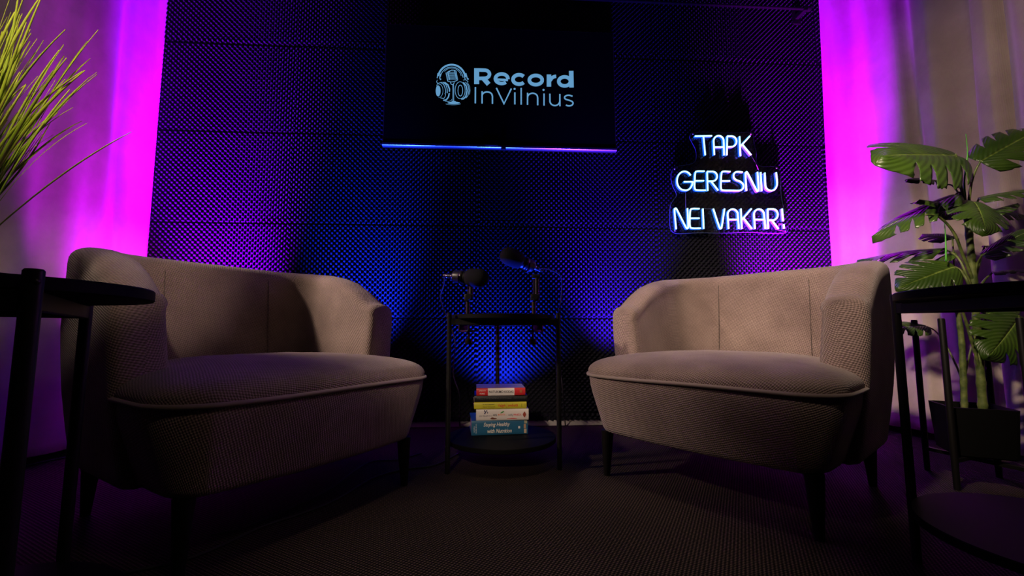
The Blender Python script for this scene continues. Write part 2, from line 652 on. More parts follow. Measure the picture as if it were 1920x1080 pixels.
# ------------------------------------------------------------------ armchairs
def make_chair():
    root = empty('tub_armchair', (0, 0, 0))
    # --- plan path of the wrap-around shell, from the right arm end round the back to the left arm end
    hw, yb, cr, y0 = 0.353, 0.368, 0.155, -0.080
    path = []
    for k in range(17):
        path.append((Vector((hw, y0 + (yb - cr - y0) * k / 16)), Vector((1, 0))))
    for k in range(1, 17):
        a = PI / 2 * k / 16
        path.append((Vector((hw - cr + cr * math.cos(a), yb - cr + cr * math.sin(a))), Vector((math.cos(a), math.sin(a)))))
    for k in range(1, 12):
        path.append((Vector(((hw - cr) * (1 - k / 6.0), yb)), Vector((0, 1))))
    right = path[:]
    full = right[:-5]
    full = full + [(Vector((-p.x, p.y)), Vector((-n.x, n.y))) for p, n in reversed(full[:-1])]
    # arc length
    s = [0.0]
    for (a, _), (b, _) in zip(full, full[1:]):
        s.append(s[-1] + (b - a).length)
    total = s[-1]

    def ztop(y):
        return float(np.interp(y, [-0.11, -0.07, -0.01, 0.06, 0.13, 0.20, 0.28, 0.35], [0.585, 0.602, 0.645, 0.685, 0.708, 0.722, 0.730, 0.734]))

    cols, uvs = [], []

    def column(p, n, zt, tscale, fwd, su):
        prof = []
        o_at = lambda z: float(np.interp(z, [0.15, 0.25, 0.35, 0.5, 0.65], [0.014, 0.030, 0.044, 0.056, 0.055]))
        rt = 0.048
        prof.append((-0.07, 0.152))
        prof.append((o_at(0.15) - 0.02, 0.150))
        prof.append((o_at(0.15) - 0.004, 0.154))
        for k in range(13):
            z = 0.166 + (zt - rt - 0.166) * k / 12
            prof.append((o_at(z), z))
        ot = o_at(zt - rt)
        for k in range(1, 12):
            a = PI * k / 12
            cc, ss = math.cos(a), math.sin(a)
            e = 0.75
            prof.append((ot * math.copysign(abs(cc) ** e, cc), zt - rt + rt * abs(ss) ** e))
        for k in range(9):
            z = zt - rt + (0.34 - zt + rt) * k / 8
            f = k / 8
            prof.append((-0.050 - 0.022 * f, z))
        out, u = [], []
        acc = 0
        for j, (o, z) in enumerate(prof):
            oo = -0.012 + (o + 0.012) * tscale
            q = p + n * oo
            out.append(Vector((q.x, q.y - fwd, z)))
            if j:
                acc += math.hypot(prof[j][0] - prof[j - 1][0], prof[j][1] - prof[j - 1][1])
            u.append((su, acc))
        return out, u

    ends = [(0.0, 1.0), (0.30, 0.99), (0.55, 0.955), (0.75, 0.87), (0.88, 0.74), (0.96, 0.54), (0.99, 0.28), (1.0, 0.0)]
    e = 0.036
    for t, sc_ in reversed(ends[1:]):
        p, n = full[0]
        c, u = column(p, n, ztop(p.y) - 0.016 * t ** 3, sc_, e * t, -e * t - (1 - sc_) * 0.04)
        cols.append(c)
        uvs += u
    for (p, n), sv in zip(full, s):
        c, u = column(p, n, ztop(p.y), 1.0, 0.0, sv)
        cols.append(c)
        uvs += u
    for t, sc_ in ends[1:]:
        p, n = full[-1]
        c, u = column(p, n, ztop(p.y) - 0.016 * t ** 3, sc_, e * t, total + e * t + (1 - sc_) * 0.04)
        cols.append(c)
        uvs += u
    mb = MB()
    mb.grid(cols, uvs=uvs)
    shell = mb.build('backrest', M['fabric'], root)
    bm = bmesh.new()
    bm.from_mesh(shell.data)
    bmesh.ops.remove_doubles(bm, verts=bm.verts, dist=0.0004)
    bmesh.ops.recalc_face_normals(bm, faces=bm.faces)
    bm.to_mesh(shell.data)
    bm.free()
    # seams of the cover: two on the inner back, one across each arm front
    for sgn in (-1, 1):
        sm = MB()
        x = sgn * 0.165
        zt = ztop(0.368)
        pts = []
        for k in range(9):
            f = k / 8
            pts.append(Vector((x, 0.368 - 0.0515 - 0.022 * (1 - f), 0.40 + (zt - 0.048 - 0.40) * f)))
        for k in range(1, 7):
            a = PI * (1 - k / 12)
            pts.append(Vector((x, 0.368 + 0.050 * math.copysign(abs(math.cos(a)) ** 0.75, math.cos(a)), zt - 0.048 + 0.0485 * abs(math.sin(a)) ** 0.75)))
        sm.tube(pts, 0.0010, 6)
        sm.build('seam', M['fabric_dark'], shell)
    # --- seat body under the cushion: outline of the front block
    out = [(0.275, 0.23), (0.280, 0.15), (0.284, 0.085), (0.300, 0.045)]
    out += [(0.345, 0.020), (0.375, -0.010), (0.385, -0.060), (0.387, -0.13), (0.387, -0.205)]
    for k in range(1, 8):
        a = PI / 2 * k / 8
        out.append((0.262 + 0.125 * math.cos(a), -0.228 - 0.13 * math.sin(a)))
    out += [(0.225, -0.3630), (0.155, -0.370), (0.08, -0.375), (0.0, -0.376)]
    outline = [Vector((x, y)) for x, y in out] + [Vector((-x, y)) for x, y in reversed(out[:-1])]
    # resample smooth
    dense = smooth_path([Vector((p.x, p.y, 0)) for p in outline], 5)
    sl = [0]
    for a, b in zip(dense, dense[1:]):
        sl.append(sl[-1] + (b - a).length)
    rows, uv = [], []
    body_prof = [(0.075, 0.150), (0.062, 0.151), (0.052, 0.156), (0.045, 0.168), (0.036, 0.20), (0.024, 0.24), (0.012, 0.28), (0.005, 0.31), (0.002, 0.335), (0.004, 0.347), (0.02, 0.349)]
    cen = Vector((0, -0.04))

    def inset(i, d):
        a, b = dense[max(0, i - 1)], dense[min(len(dense) - 1, i + 1)]
        t = (b - a)
        nn = Vector((-t.y, t.x, 0)).normalized()      # outward normal
        return dense[i] - nn * d

    for d, z in body_prof:
        rows.append([Vector((*inset(i, d).xy, z)) for i in range(len(dense))])
        uv += [(sl[i], z) for i in range(len(dense))]
    mb = MB()
    mb.grid(rows, close_u=True, uvs=uv)
    k0 = len(rows[0])
    mb.f.append(tuple(range(k0)))
    mb.build('seat_base', M['fabric'], root)
    # --- domed cushion
    rows, uv = [], []
    nr = 18
    for k in range(nr):
        f = k / (nr - 1)
        a = f * PI / 2
        scl = max(0.002, math.cos(a) ** 0.62)
        zz = 0.349 + 0.076 * math.sin(a) ** 0.72
        row = []
        for i in range(len(dense)):
            q = Vector((0, -0.03, 0)) + (dense[i] - Vector((0, -0.03, 0))) * scl * (1.008 if k else 1.0)
            crown = 0.006 * (1 - min(1, q.xy.length / 0.35) ** 2) * math.sin(a)
            row.append(Vector((q.x, q.y, zz + crown)))
        rows.append(row)
    # unfold the dome radially so the weave keeps its size on the steep rim
    uvr = [[None] * len(dense) for _ in range(nr)]
    for i in range(len(dense)):
        acc = 0.0
        d2 = Vector((dense[i].x, dense[i].y + 0.03)).normalized()
        for k in range(nr - 1, -1, -1):
            if k < nr - 1:
                acc += (rows[k][i] - rows[k + 1][i]).length
            uvr[k][i] = (d2.x * acc, d2.y * acc)
    uv = [t for r_ in uvr for t in r_]
    mb = MB()
    mb.grid(rows, close_u=True, uvs=uv)
    cush = mb.build('seat_cushion', M['fabric'], root)
    # --- piping round the front of the cushion
    i0 = min(range(len(dense)), key=lambda i: (dense[i] - Vector((0.386, -0.075, 0))).length)
    i1 = min(range(len(dense)), key=lambda i: (dense[i] - Vector((-0.386, -0.075, 0))).length)
    mb = MB()
    pts = []
    for i in range(i0, i1 + 1):
        q = inset(i, -0.004)
        pts.append(Vector((q.x, q.y, 0.349 + 0.002 * math.sin(sl[i] * 9))))
    mb.tube(pts, 0.0055, 8)
    mb.build('piping', M['piping'], root)
    # --- legs
    for sx, sy in ((1, -1), (-1, -1), (1, 1), (-1, 1)):
        mb = MB()
        x, y = sx * 0.31, (-0.275 if sy < 0 else 0.285)
        mb.tube([(x, y, 0.153), (x + sx * 0.001, y + sy * 0.001, 0.09), (x + sx * 0.003, y + sy * 0.003, 0.0)], [0.022, 0.018, 0.011], 14)
        mb.build('leg', M['wood_black'], root, sharp=SHARP)
    return root


M['fabric_dark'] = mat('taupe_seam', (0.10, 0.08, 0.07), 0.9)
chair = make_chair()
chair.location = (-0.752, 1.358, 0)
chair.rotation_euler = (0, 0, R(-32) + PI / 2)
tag(chair, 'taupe upholstered tub armchair beside the table with the grass', 'armchair', 'taupe tub armchairs')
chair2 = copy_tree(chair)
chair2.location = (0.745, 1.520, 0)
chair2.rotation_euler = (0, 0, R(220.5) + PI / 2)
tag(chair2, 'taupe upholstered tub armchair in front of the monstera plant', 'armchair', 'taupe tub armchairs')


# ------------------------------------------------------------------ round two-tier tables
def round_table(c, angles, ztop, zshelf, label, r_leg=0.228, r_top=0.211):
    root = empty('round_side_table', (c[0], c[1], 0))
    tag(root, label, 'side table', 'black two-tier round tables')
    th = 0.017
    def disc(z1, r):
        mb = MB()
        z0 = z1 - th
        mb.lathe([(0, z0), (r - 0.002, z0), (r, z0 + 0.002), (r, z1 - 0.002), (r - 0.002, z1), (0, z1)], 96)
        return mb
    disc(ztop, r_top).build('tabletop', M['top_black'], root, sharp=SHARP)
    disc(zshelf, r_top).build('shelf', M['top_black'], root, sharp=SHARP)
    P = []
    for a in angles:
        x, y = r_leg * math.cos(R(a)), r_leg * math.sin(R(a))
        P.append(Vector((x, y, 0)))
        mb = MB()
        rr = 0.0088
        mb.lathe([(0, 0), (rr - 0.001, 0), (rr, 0.001), (rr, ztop + 0.003), (rr - 0.0015, ztop + 0.005), (0, ztop + 0.005)], 20, Matrix.Translation((x, y, 0)))
        lg = mb.build('leg', M['metal_black'], root, sharp=SHARP)
        # screw heads that hold the boards
        d = Vector((x, y, 0)).normalized()
        for z in (ztop - th / 2, zshelf - th / 2):
            mb = MB()
            q = Vector((x, y, z)) + d * (rr - 0.001)
            mt = Matrix.Translation(q) @ d.to_track_quat('Z', 'Y').to_matrix().to_4x4()
            mb.lathe([(0, 0), (0.0035, 0), (0.003, 0.002), (0, 0.0025)], 10, mt)
            mb.build('screw', M['tube_grey'], lg)
    for i in range(3):
        a, b = P[i], P[(i + 1) % 3]
        d = (b - a)
        rot = Matrix.Rotation(math.atan2(d.y, d.x), 3, 'Z')
        for zz, h in ((ztop - th - 0.011, 0.022),):
            mb = MB()
            mid = (a + b) / 2
            mb.box((mid.x, mid.y, zz), (d.length, 0.010, h), rot, 0.0015)
            mb.build('crossbar', M['metal_black'], root, smooth=False)
    return root


TC = Vector((-0.04, 1.73, 0))
TZ = 0.560
round_table((-0.715, 0.56), (21.5 + 0, 141.5 + 0, 261.5), 0.560, 0.120, 'black round two-tier table holding the grass plant') if False else None
la = math.degrees(math.atan2(0.08, 0.21))
round_table((-0.718, 0.545), (-22.0, 98.0, 218.0), 0.560, 0.125, 'black round two-tier table beside the curtain, holding the grass plant')
round_table((TC.x, TC.y), (96, 216, 336), TZ, 0.100, 'black round two-tier table holding the stacked books and microphones', r_leg=0.232, r_top=0.208)
round_table((0.973, 0.795), (114, 234, 354), 0.578, 0.145, 'empty black round two-tier table in front of the monstera plant')


# ------------------------------------------------------------------ flat lettering helpers
def arc(cx, cy, rx, ry, a0, a1, n=18):
    return [(cx + rx * math.cos(R(a0 + (a1 - a0) * k / n)), cy + ry * math.sin(R(a0 + (a1 - a0) * k / n))) for k in range(n + 1)]


def ribbon(mb, pts, width, mapf):
    """flat band of constant width along a 2-D polyline; mapf maps 2-D to 3-D"""
    n = len(pts)
    w = width if isinstance(width, (list, tuple)) else [width] * n
    rows = []
    for i in range(n):
        a, b = pts[max(0, i - 1)], pts[min(n - 1, i + 1)]
        tx, ty = b[0] - a[0], b[1] - a[1]
        l = math.hypot(tx, ty) or 1
        nx, ny = -ty / l, tx / l
        k = 1.0
        if 0 < i < n - 1:
            ux, uy = pts[i][0] - a[0], pts[i][1] - a[1]
            lu = math.hypot(ux, uy) or 1
            ca = abs((-uy / lu) * nx + (ux / lu) * ny)
            k = 1 / max(0.5, ca)
        h = w[i] / 2 * k
        rows.append([mapf(pts[i][0] + nx * h, pts[i][1] + ny * h), mapf(pts[i][0] - nx * h, pts[i][1] - ny * h)])
    mb.grid(rows)


def fill(mb, pts, mapf):
    mb.poly([mapf(*p) for p in pts])


FONT = None


def text_mesh(name, body, height, width, mt, material, parent, shear=0.0, bold=0.0):
    """lettering as a mesh: fitted into a width x height box whose lower left corner is the origin of mt (x right, y up)"""
    cu = bpy.data.curves.new('lettering', 'FONT')
    cu.body = body
    cu.shear = shear
    cu.offset = bold
    cu.resolution_u = 3
    ob = bpy.data.objects.new('lettering', cu)
    COL.objects.link(ob)
    dg = bpy.context.evaluated_depsgraph_get()
    me = bpy.data.meshes.new_from_object(ob.evaluated_get(dg))
    bpy.data.objects.remove(ob)
    bpy.data.curves.remove(cu)
    co = np.array([v.co[:] for v in me.vertices])
    lo, hi = co.min(0), co.max(0)
    sx, sy = width / (hi[0] - lo[0]), height / (hi[1] - lo[1])
    for v in me.vertices:
        v.co = mt @ Vector(((v.co.x - lo[0]) * sx, (v.co.y - lo[1]) * sy, 0.0))
    me.name = name
    me.materials.clear()
    me.materials.append(material)
    return link(bpy.data.objects.new(name, me), parent)


# ------------------------------------------------------------------ television
def build_tv():
    off = 0.085
    c = [wall_px(x, y, off) for x, y in ((725, 43), (1150, 62), (1157, 285), (715, 272))]
    xl = (c[0][0] + c[3][0]) / 2
    xr = (c[1][0] + c[2][0]) / 2
    zt = (c[0][1] + c[1][1]) / 2
    zb = (c[2][1] + c[3][1]) / 2
    cx, cz = (xl + xr) / 2, (zt + zb) / 2
    W, H = xr - xl, zt - zb
    root = empty('television', wall(cx, cz, off))
    root.rotation_euler = (0, 0, WA)
    tag(root, 'black flat television showing a headphone logo, on the foam wall', 'television')
    # local: x along wall, -y toward the room, z up
    mb = MB()
    mb.box((0, 0.012, 0), (W, 0.020, H), None, 0.003)
    mb.build('frame', M['plastic_black'], root, smooth=False)
    mb = MB()
    mb.box((0, 0.035, -H * 0.12), (W * 0.72, 0.030, H * 0.6), None, 0.008)
    mb.build('rear_housing', M['plastic_black'], root, smooth=False)
    mb = MB()
    mb.box((0, 0.062, 0.0), (0.4, 0.030, 0.22), None, 0.003)
    mb.build('wall_mount', M['metal_black'], root, smooth=False)
    mb = MB()
    g = 0.006
    x0, x1, z0, z1 = -W / 2 + g, W / 2 - g, -H / 2 + 0.020, H / 2 - g
    mb.box(((x0 + x1) / 2, 0.001, (z0 + z1) / 2), (x1 - x0, 0.003, z1 - z0))
    screen = mb.build('screen', M['screen'], root, smooth=False)
    mb = MB()
    # bright lower trim with a sloping underside
    tz1, tz0 = -H / 2 + 0.019, -H / 2 - 0.001
    sec = [(0.0005, tz1), (-0.0045, tz1 - 0.003), (-0.0045, tz0 + 0.006), (0.004, tz0), (0.02, tz0 - 0.001), (0.02, tz1)]
    rows = [[Vector((x, y, z)) for y, z in sec] for x in np.linspace(-W / 2, W / 2, 12)]
    k = len(mb.v)
    mb.grid(rows, close_u=True)
    mb.f.append(tuple(range(len(sec))))
    mb.f.append(tuple(len(mb.v) - 1 - i for i in range(len(sec))))
    mb.build('lower_trim', M['tv_trim'], root, sharp=SHARP)
    mb = MB()
    mb.box((0.012, -0.006, tz0 + 0.002), (0.026, 0.010, 0.016), None, 0.0015)
    badge = mb.build('badge', M['plastic_black'], root, smooth=False)
    mb = MB()
    for dx in (-0.005, 0.005):
        mb.box((0.012 + dx, -0.0112, tz0 + 0.004), (0.006, 0.0006, 0.003))
    mb.box((0.012, -0.0112, tz0 - 0.003), (0.004, 0.0006, 0.002))
    mb.build('badge_mark', M['chrome'], badge, smooth=False)
    mb = MB()
    mb.box((-0.055, -0.0055, tz1 - 0.002), (0.075, 0.002, 0.003))
    mb.build('chrome_strip', M['chrome'], root, smooth=False)  # short chrome strip near the middle of the lower trim

    def mp(u, v, lift=0.0012):
        xw, z = wall_px(800 + u / 6.4, 100 + v / 6.4, off + 0.001)
        return Vector((xw - cx, -0.001 - lift, z - cz))
    f = mp
    mb = MB()
    # "Record" (bold)
    B = 58
    ribbon(mb, [(600, 180), (600, 371)], 60, f)                                                    # R
    ribbon(mb, [(625, 201), (690, 203)] + arc(694, 252, 60, 49, -88, 88, 14) + [(625, 303)], 42, f)
    ribbon(mb, [(684, 305), (744, 373)], 56, f)
    ribbon(mb, [(840, 316), (975, 322)], 27, f)                                                    # e
    ribbon(mb, arc(900, 306, 75, 57, 5, -312, 34), 42, f)
    ribbon(mb, arc(1108, 315, 72, 56, -40, -320, 30), 44, f)                                       # c
    ribbon(mb, arc(1309, 322, 77, 55, 0, 360, 36), 43, f)                                          # o
    ribbon(mb, [(1467, 255), (1467, 401)], 54, f)                                                  # r
    ribbon(mb, [(1472, 330)] + arc(1556, 332, 70, 54, 195, 268, 10), 42, f)
    ribbon(mb, arc(1655, 338, 70, 54, 0, 360, 34), 43, f)                                          # d
    ribbon(mb, [(1734, 212), (1738, 412)], 54, f)
    # "InVilnius" (light)
    T = 17
    ribbon(mb, [(585, 406), (584, 602)], T, f)                                                     # I
    ribbon(mb, [(665, 456), (665, 604)], T, f)                                                     # n
    ribbon(mb, [(666, 510)] + arc(726, 514, 62, 50, 190, 340, 16) + [(789, 520), (789, 607)], T, f)
    ribbon(mb, [(836, 416), (928, 606), (1016, 424)], T, f)                                        # V
    ribbon(mb, [(1058, 470), (1058, 614)], T, f)                                                   # i
    fill(mb, arc(1055, 428, 13, 12, 0, 345, 14), f)
    ribbon(mb, [(1134, 416), (1134, 617)], T, f)                                                   # l
    ribbon(mb, [(1211, 474), (1210, 620)], T, f)                                                   # n
    ribbon(mb, [(1212, 530)] + arc(1271, 530, 60, 50, 190, 340, 16) + [(1332, 536), (1332, 625)], T, f)
    ribbon(mb, [(1408, 484), (1408, 628)], T, f)                                                   # i
    fill(mb, arc(1402, 440, 13, 12, 0, 345, 14), f)
    ribbon(mb, [(1478, 486), (1479, 560)] + arc(1538, 570, 60, 58, 175, 5, 16) + [(1598, 490)], T, f)   # u
    ribbon(mb, [(1598, 545), (1599, 636)], T, f)
    ribbon(mb, [(1750, 515)] + arc(1702, 532, 48, 28, -45, -230, 14) + arc(1708, 600, 48, 32, -60, 140, 16), T, f)  # s
    mb.build('screen_lettering', M['logo'], screen, smooth=False)
    # headphones and microphone drawing
    mb = MB()
    ribbon(mb, arc(300, 310, 165, 172, -168, -8, 34), 22, f)
    ribbon(mb, arc(300, 312, 138, 146, -170, -8, 30), 7, f)
    ribbon(mb, arc(300, 318, 122, 140, -135, -20, 20), 5, f)
    ribbon(mb, [(135, 240), (126, 300)], 10, f)
    ribbon(mb, [(165, 245), (155, 305)], 10, f)
    ribbon(mb, [(445, 235), (462, 315)], 10, f)
    ribbon(mb, [(470, 240), (490, 312)], 12, f)
    fill(mb, arc(166, 312, 9, 9, 0, 340, 10), f)
    fill(mb, arc(497, 310, 9, 9, 0, 340, 10), f)
    ribbon(mb, [(128, 320), (118, 345), (150, 375)], 5, f)
    ribbon(mb, [(438, 322), (470, 318), (500, 345)], 6, f)
    # left cup
    fill(mb, arc(138, 452, 29, 66, 0, 350, 26), f)
    ribbon(mb, arc(150, 450, 46, 80, -100, 100, 20), 4, f)
    ribbon(mb, [(170, 352), (205, 375), (222, 420), (228, 470), (220, 490)], 8, f)
    ribbon(mb, [(195, 350), (230, 375), (246, 425), (248, 480)], 9, f)
    ribbon(mb, [(215, 350), (255, 380), (274, 430), (272, 462)], 16, f)
    ribbon(mb, [(272, 478), (262, 525), (235, 560), (200, 566)], 15, f)
    ribbon(mb, [(228, 490), (222, 520), (205, 545), (165, 535)], 6, f)
    ribbon(mb, [(120, 395), (128, 365), (170, 350), (215, 348)], 5, f)
    # right cup
    ribbon(mb, arc(402, 444, 60, 102, 0, 360, 36), 6, f)
    ribbon(mb, arc(404, 448, 28, 66, 0, 360, 28), 7, f)
    ribbon(mb, [(440, 350), (475, 395), (486, 450), (470, 520), (440, 548), (415, 550)], 16, f)
    ribbon(mb, [(465, 345), (500, 395), (508, 450), (495, 510), (470, 538)], 7, f)
    ribbon(mb, [(488, 350), (515, 400), (520, 450), (512, 495)], 6, f)
    # microphone
    ribbon(mb, [(258, 222), (300, 203), (335, 205), (355, 218)], 9, f)
    ribbon(mb, [(232, 235), (252, 335)], 8, f)
    ribbon(mb, [(252, 222), (276, 318)], 11, f)
    ribbon(mb, [(262, 228), (280, 222)], 8, f)
    ribbon(mb, [(335, 212), (358, 310)], 9, f)
    ribbon(mb, [(354, 220), (372, 320)], 7, f)
    for k in range(8):
        y = 228 + 12.5 * k
        ribbon(mb, [(232 + 2.6 * k, y + 8), (262 + 2.4 * k, y + 2), (330 + 3.2 * k, y - 1), (354 + 2.5 * k, y + 2)], 4.5, f)
    ribbon(mb, [(252, 337), (300, 345), (345, 335), (372, 322)], 7, f)
    ribbon(mb, [(285, 345), (292, 370), (318, 378), (332, 350)], 8, f)
    ribbon(mb, [(313, 378), (315, 578)], 6, f)
    ribbon(mb, [(324, 378), (326, 578)], 6, f)
    fill(mb, arc(325, 596, 76, 14, 0, 350, 26), f)
    ribbon(mb, [(300, 583), (318, 576), (350, 582)], 10, f)
    ribbon(mb, arc(318, 600, 95, 20, 20, 160, 18), 4, f)
    ribbon(mb, [(218, 575), (265, 580), (300, 565), (300, 550)], 4, f)
    mb.build('screen_emblem', M['logo'], screen, smooth=False)


build_tv()


# ------------------------------------------------------------------ neon sign
def build_neon():
    off_b, off_t = 0.060, 0.078
    O = wall_px(1368, 345, off_b)
    root = empty('neon_sign', wall(O[0], O[1], off_b))
    root.rotation_euler = (0, 0, WA)
    tag(root, 'glowing white-blue neon lettering on a clear board, on the foam wall', 'neon sign')

    def mp(u, v, off):
        xw, z = wall_px(1200 + u / 3.858, 200 + v / 3.858, off)
        return Vector((xw - O[0], -(off - off_b), z - O[1]))

    outline = [(370, 190), (450, 181), (540, 186), (640, 188), (740, 186), (812, 186), (822, 220), (828, 270), (842, 330), (842, 385), (860, 422), (910, 434), (970, 432), (1008, 456),
               (1018, 520), (1020, 610), (1034, 700), (1058, 780), (1073, 850), (1070, 895), (1040, 914), (900, 914), (790, 908), (600, 914), (420, 912), (290, 918), (245, 910), (221, 880), (217, 800),
               (221, 720), (240, 680), (264, 645), (258, 615), (236, 570), (226, 510), (236, 455), (270, 432), (330, 422), (390, 405), (408, 365), (402, 310), (378, 260), (360, 220)]
    loop = smooth_path([Vector((u, v, 0)) for u, v in outline + [outline[0]]], 4)[:-1]
    front = [mp(p.x, p.y, off_b) for p in loop]
    back = [p + Vector((0, 0.005, 0)) for p in front]
    n = len(front)
    mb = MB()
    mb.v = front + back
    mb.uv = [(0, 0)] * (2 * n)
    mb.f = [tuple(range(n)), tuple(range(2 * n - 1, n - 1, -1))] + [(i, (i + 1) % n, n + (i + 1) % n, n + i) for i in range(n)]
    board = mb.build('acrylic_board', M['acrylic'], root, smooth=False)
    mb = MB()
    mid = [(a + b) / 2 for a, b in zip(front, back)]
    mb.tube(mid + [mid[0]], 0.0017, 6, caps=False)
    mb.build('board_edge', M['acrylic_edge'], board)
    for (u, v) in ((382, 198), (800, 200), (252, 898), (1050, 898), (985, 445), (250, 450)):
        mb = MB()
        q = mp(u, v, off_b)
        mt = Matrix.Translation(q) @ Matrix.Rotation(-PI / 2, 4, 'X')
        mb.lathe([(0, 0.006), (0.0045, 0.006), (0.006, 0.004), (0.006, 0.0), (0.004, -0.001), (0.004, -0.052), (0, -0.052)], 12,
                 Matrix.Translation(q) @ Matrix.Rotation(PI / 2, 4, 'X'))
        mb.build('standoff', M['chrome'], root, sharp=SHARP)

    L = []

    def letter(*strokes):
        L.append(strokes)
    # TAPK
    letter([(398, 213), (520, 211)], [(459, 213), (472, 350)])
    letter([(538, 348), (533, 250)] + arc(569, 247, 36, 37, 180, 360, 10) + [(608, 350)], [(536, 292), (603, 292)])
    letter([(628, 350), (631, 214)], [(631, 213), (662, 213)] + arc(662, 251, 36, 38, -88, 88, 10) + [(633, 290)])
    letter([(727, 356), (720, 215)], [(795, 212), (728, 285)], [(742, 275), (804, 350)])
    # GERESNIU
    letter(arc(322, 536, 54, 68, -35, -250, 16) + arc(330, 545, 50, 60, 105, 5, 8) + [(380, 543), (318, 543)])
    letter([(466, 467), (415, 467), (400, 480), (396, 540), (396, 588), (410, 603), (476, 605)], [(398, 536), (462, 536)])
    letter([(490, 608), (486, 472)], [(486, 469), (526, 469)] + arc(524, 504, 34, 35, -85, 85, 8) + [(490, 540)], [(515, 541), (566, 606)])
    letter([(653, 470), (605, 468), (590, 481), (586, 540), (586, 588), (600, 604), (668, 606)], [(588, 537), (650, 537)])
    letter([(742, 474), (708, 470), (685, 478), (677, 502), (690, 526), (728, 543), (748, 566), (744, 592), (722, 606), (672, 606)])
    letter([(770, 608), (763, 490), (768, 476), (780, 482), (842, 602), (854, 606), (858, 594), (850, 472)])
    letter([(873, 474), (880, 610)])
    letter([(903, 478), (907, 565), (918, 594), (945, 607), (972, 600), (988, 575), (992, 545), (985, 475)])
    # NEI VAKAR!
    letter([(262, 886), (250, 752), (256, 739), (268, 746), (332, 872), (344, 877), (349, 864), (344, 735)])
    letter([(430, 738), (380, 738), (365, 751), (361, 808), (362, 862), (376, 879), (440, 880)], [(362, 807), (430, 807)])
    letter([(455, 738), (461, 883)])
    letter([(530, 738), (574, 870), (584, 878), (592, 868), (612, 738)])
    letter([(641, 884), (635, 785)] + arc(671, 779, 36, 38, 180, 360, 10) + [(715, 884)], [(638, 816), (710, 816)])
    letter([(737, 884), (730, 738)], [(806, 738), (740, 815)], [(752, 808), (810, 884)])
    letter([(832, 884), (825, 785)] + arc(861, 779, 36, 38, 180, 360, 10) + [(908, 884)], [(828, 816), (901, 816)])
    letter([(928, 884), (924, 742)], [(924, 740), (962, 740)] + arc(962, 780, 35, 40, -88, 88, 8) + [(930, 820)], [(955, 821), (1002, 884)])
    letter([(1028, 738), (1036, 828)], [(1040, 850), (1043, 882)])
    for strokes in L:
        mb, mk = MB(), MB()
        for st in strokes:
            p2 = smooth_path([Vector((u, v, 0)) for u, v in st], 4) if len(st) > 2 else [Vector((u, v, 0)) for u, v in st]
            mb.tube([mp(p.x, p.y, off_t) for p in p2], 0.0042, 8)
            # coloured channel that carries the tube, down to the board
            rows = []
            for i, p in enumerate(p2):
                a, b = p2[max(0, i - 1)], p2[min(len(p2) - 1, i + 1)]
                t = (b - a).normalized()
                nn = Vector((-t.y, t.x, 0)) * (0.0040 * 350 * 3.858)
                r_ = []
                for sgn, of in ((1, off_b + 0.001), (1, off_t - 0.003), (-1, off_t - 0.003), (-1, off_b + 0.001)):
                    r_.append(mp(p.x + sgn * nn.x, p.y + sgn * nn.y, off_t) + Vector((0, off_t - of, 0)))
                rows.append(r_)
            mk.grid(rows, close_u=True)
        lt = mb.build('neon_letter', M['neon'], root)
        mk.build('letter_channel', M['neon_back'], lt)
    for pts in ([(803, 352), (838, 410), (862, 470)], [(330, 606), (331, 740)], [(440, 738), (528, 740)], [(376, 540), (398, 540)], [(850, 490), (905, 490)]):
        mb = MB()
        mb.tube([mp(u, v, off_b + 0.004) for u, v in pts], 0.0011, 6)
        mb.build('link_wire', M['wire_white'], root)
    mb = MB()
    mb.tube(smooth_path([mp(1000, 850, off_b + 0.006), mp(1030, 845, off_b + 0.012), mp(975, 880, off_b + 0.008), mp(1040, 900, off_b + 0.004)], 6), 0.0013, 6)
    mb.build('power_lead', M['wire_white'], root)


build_neon()


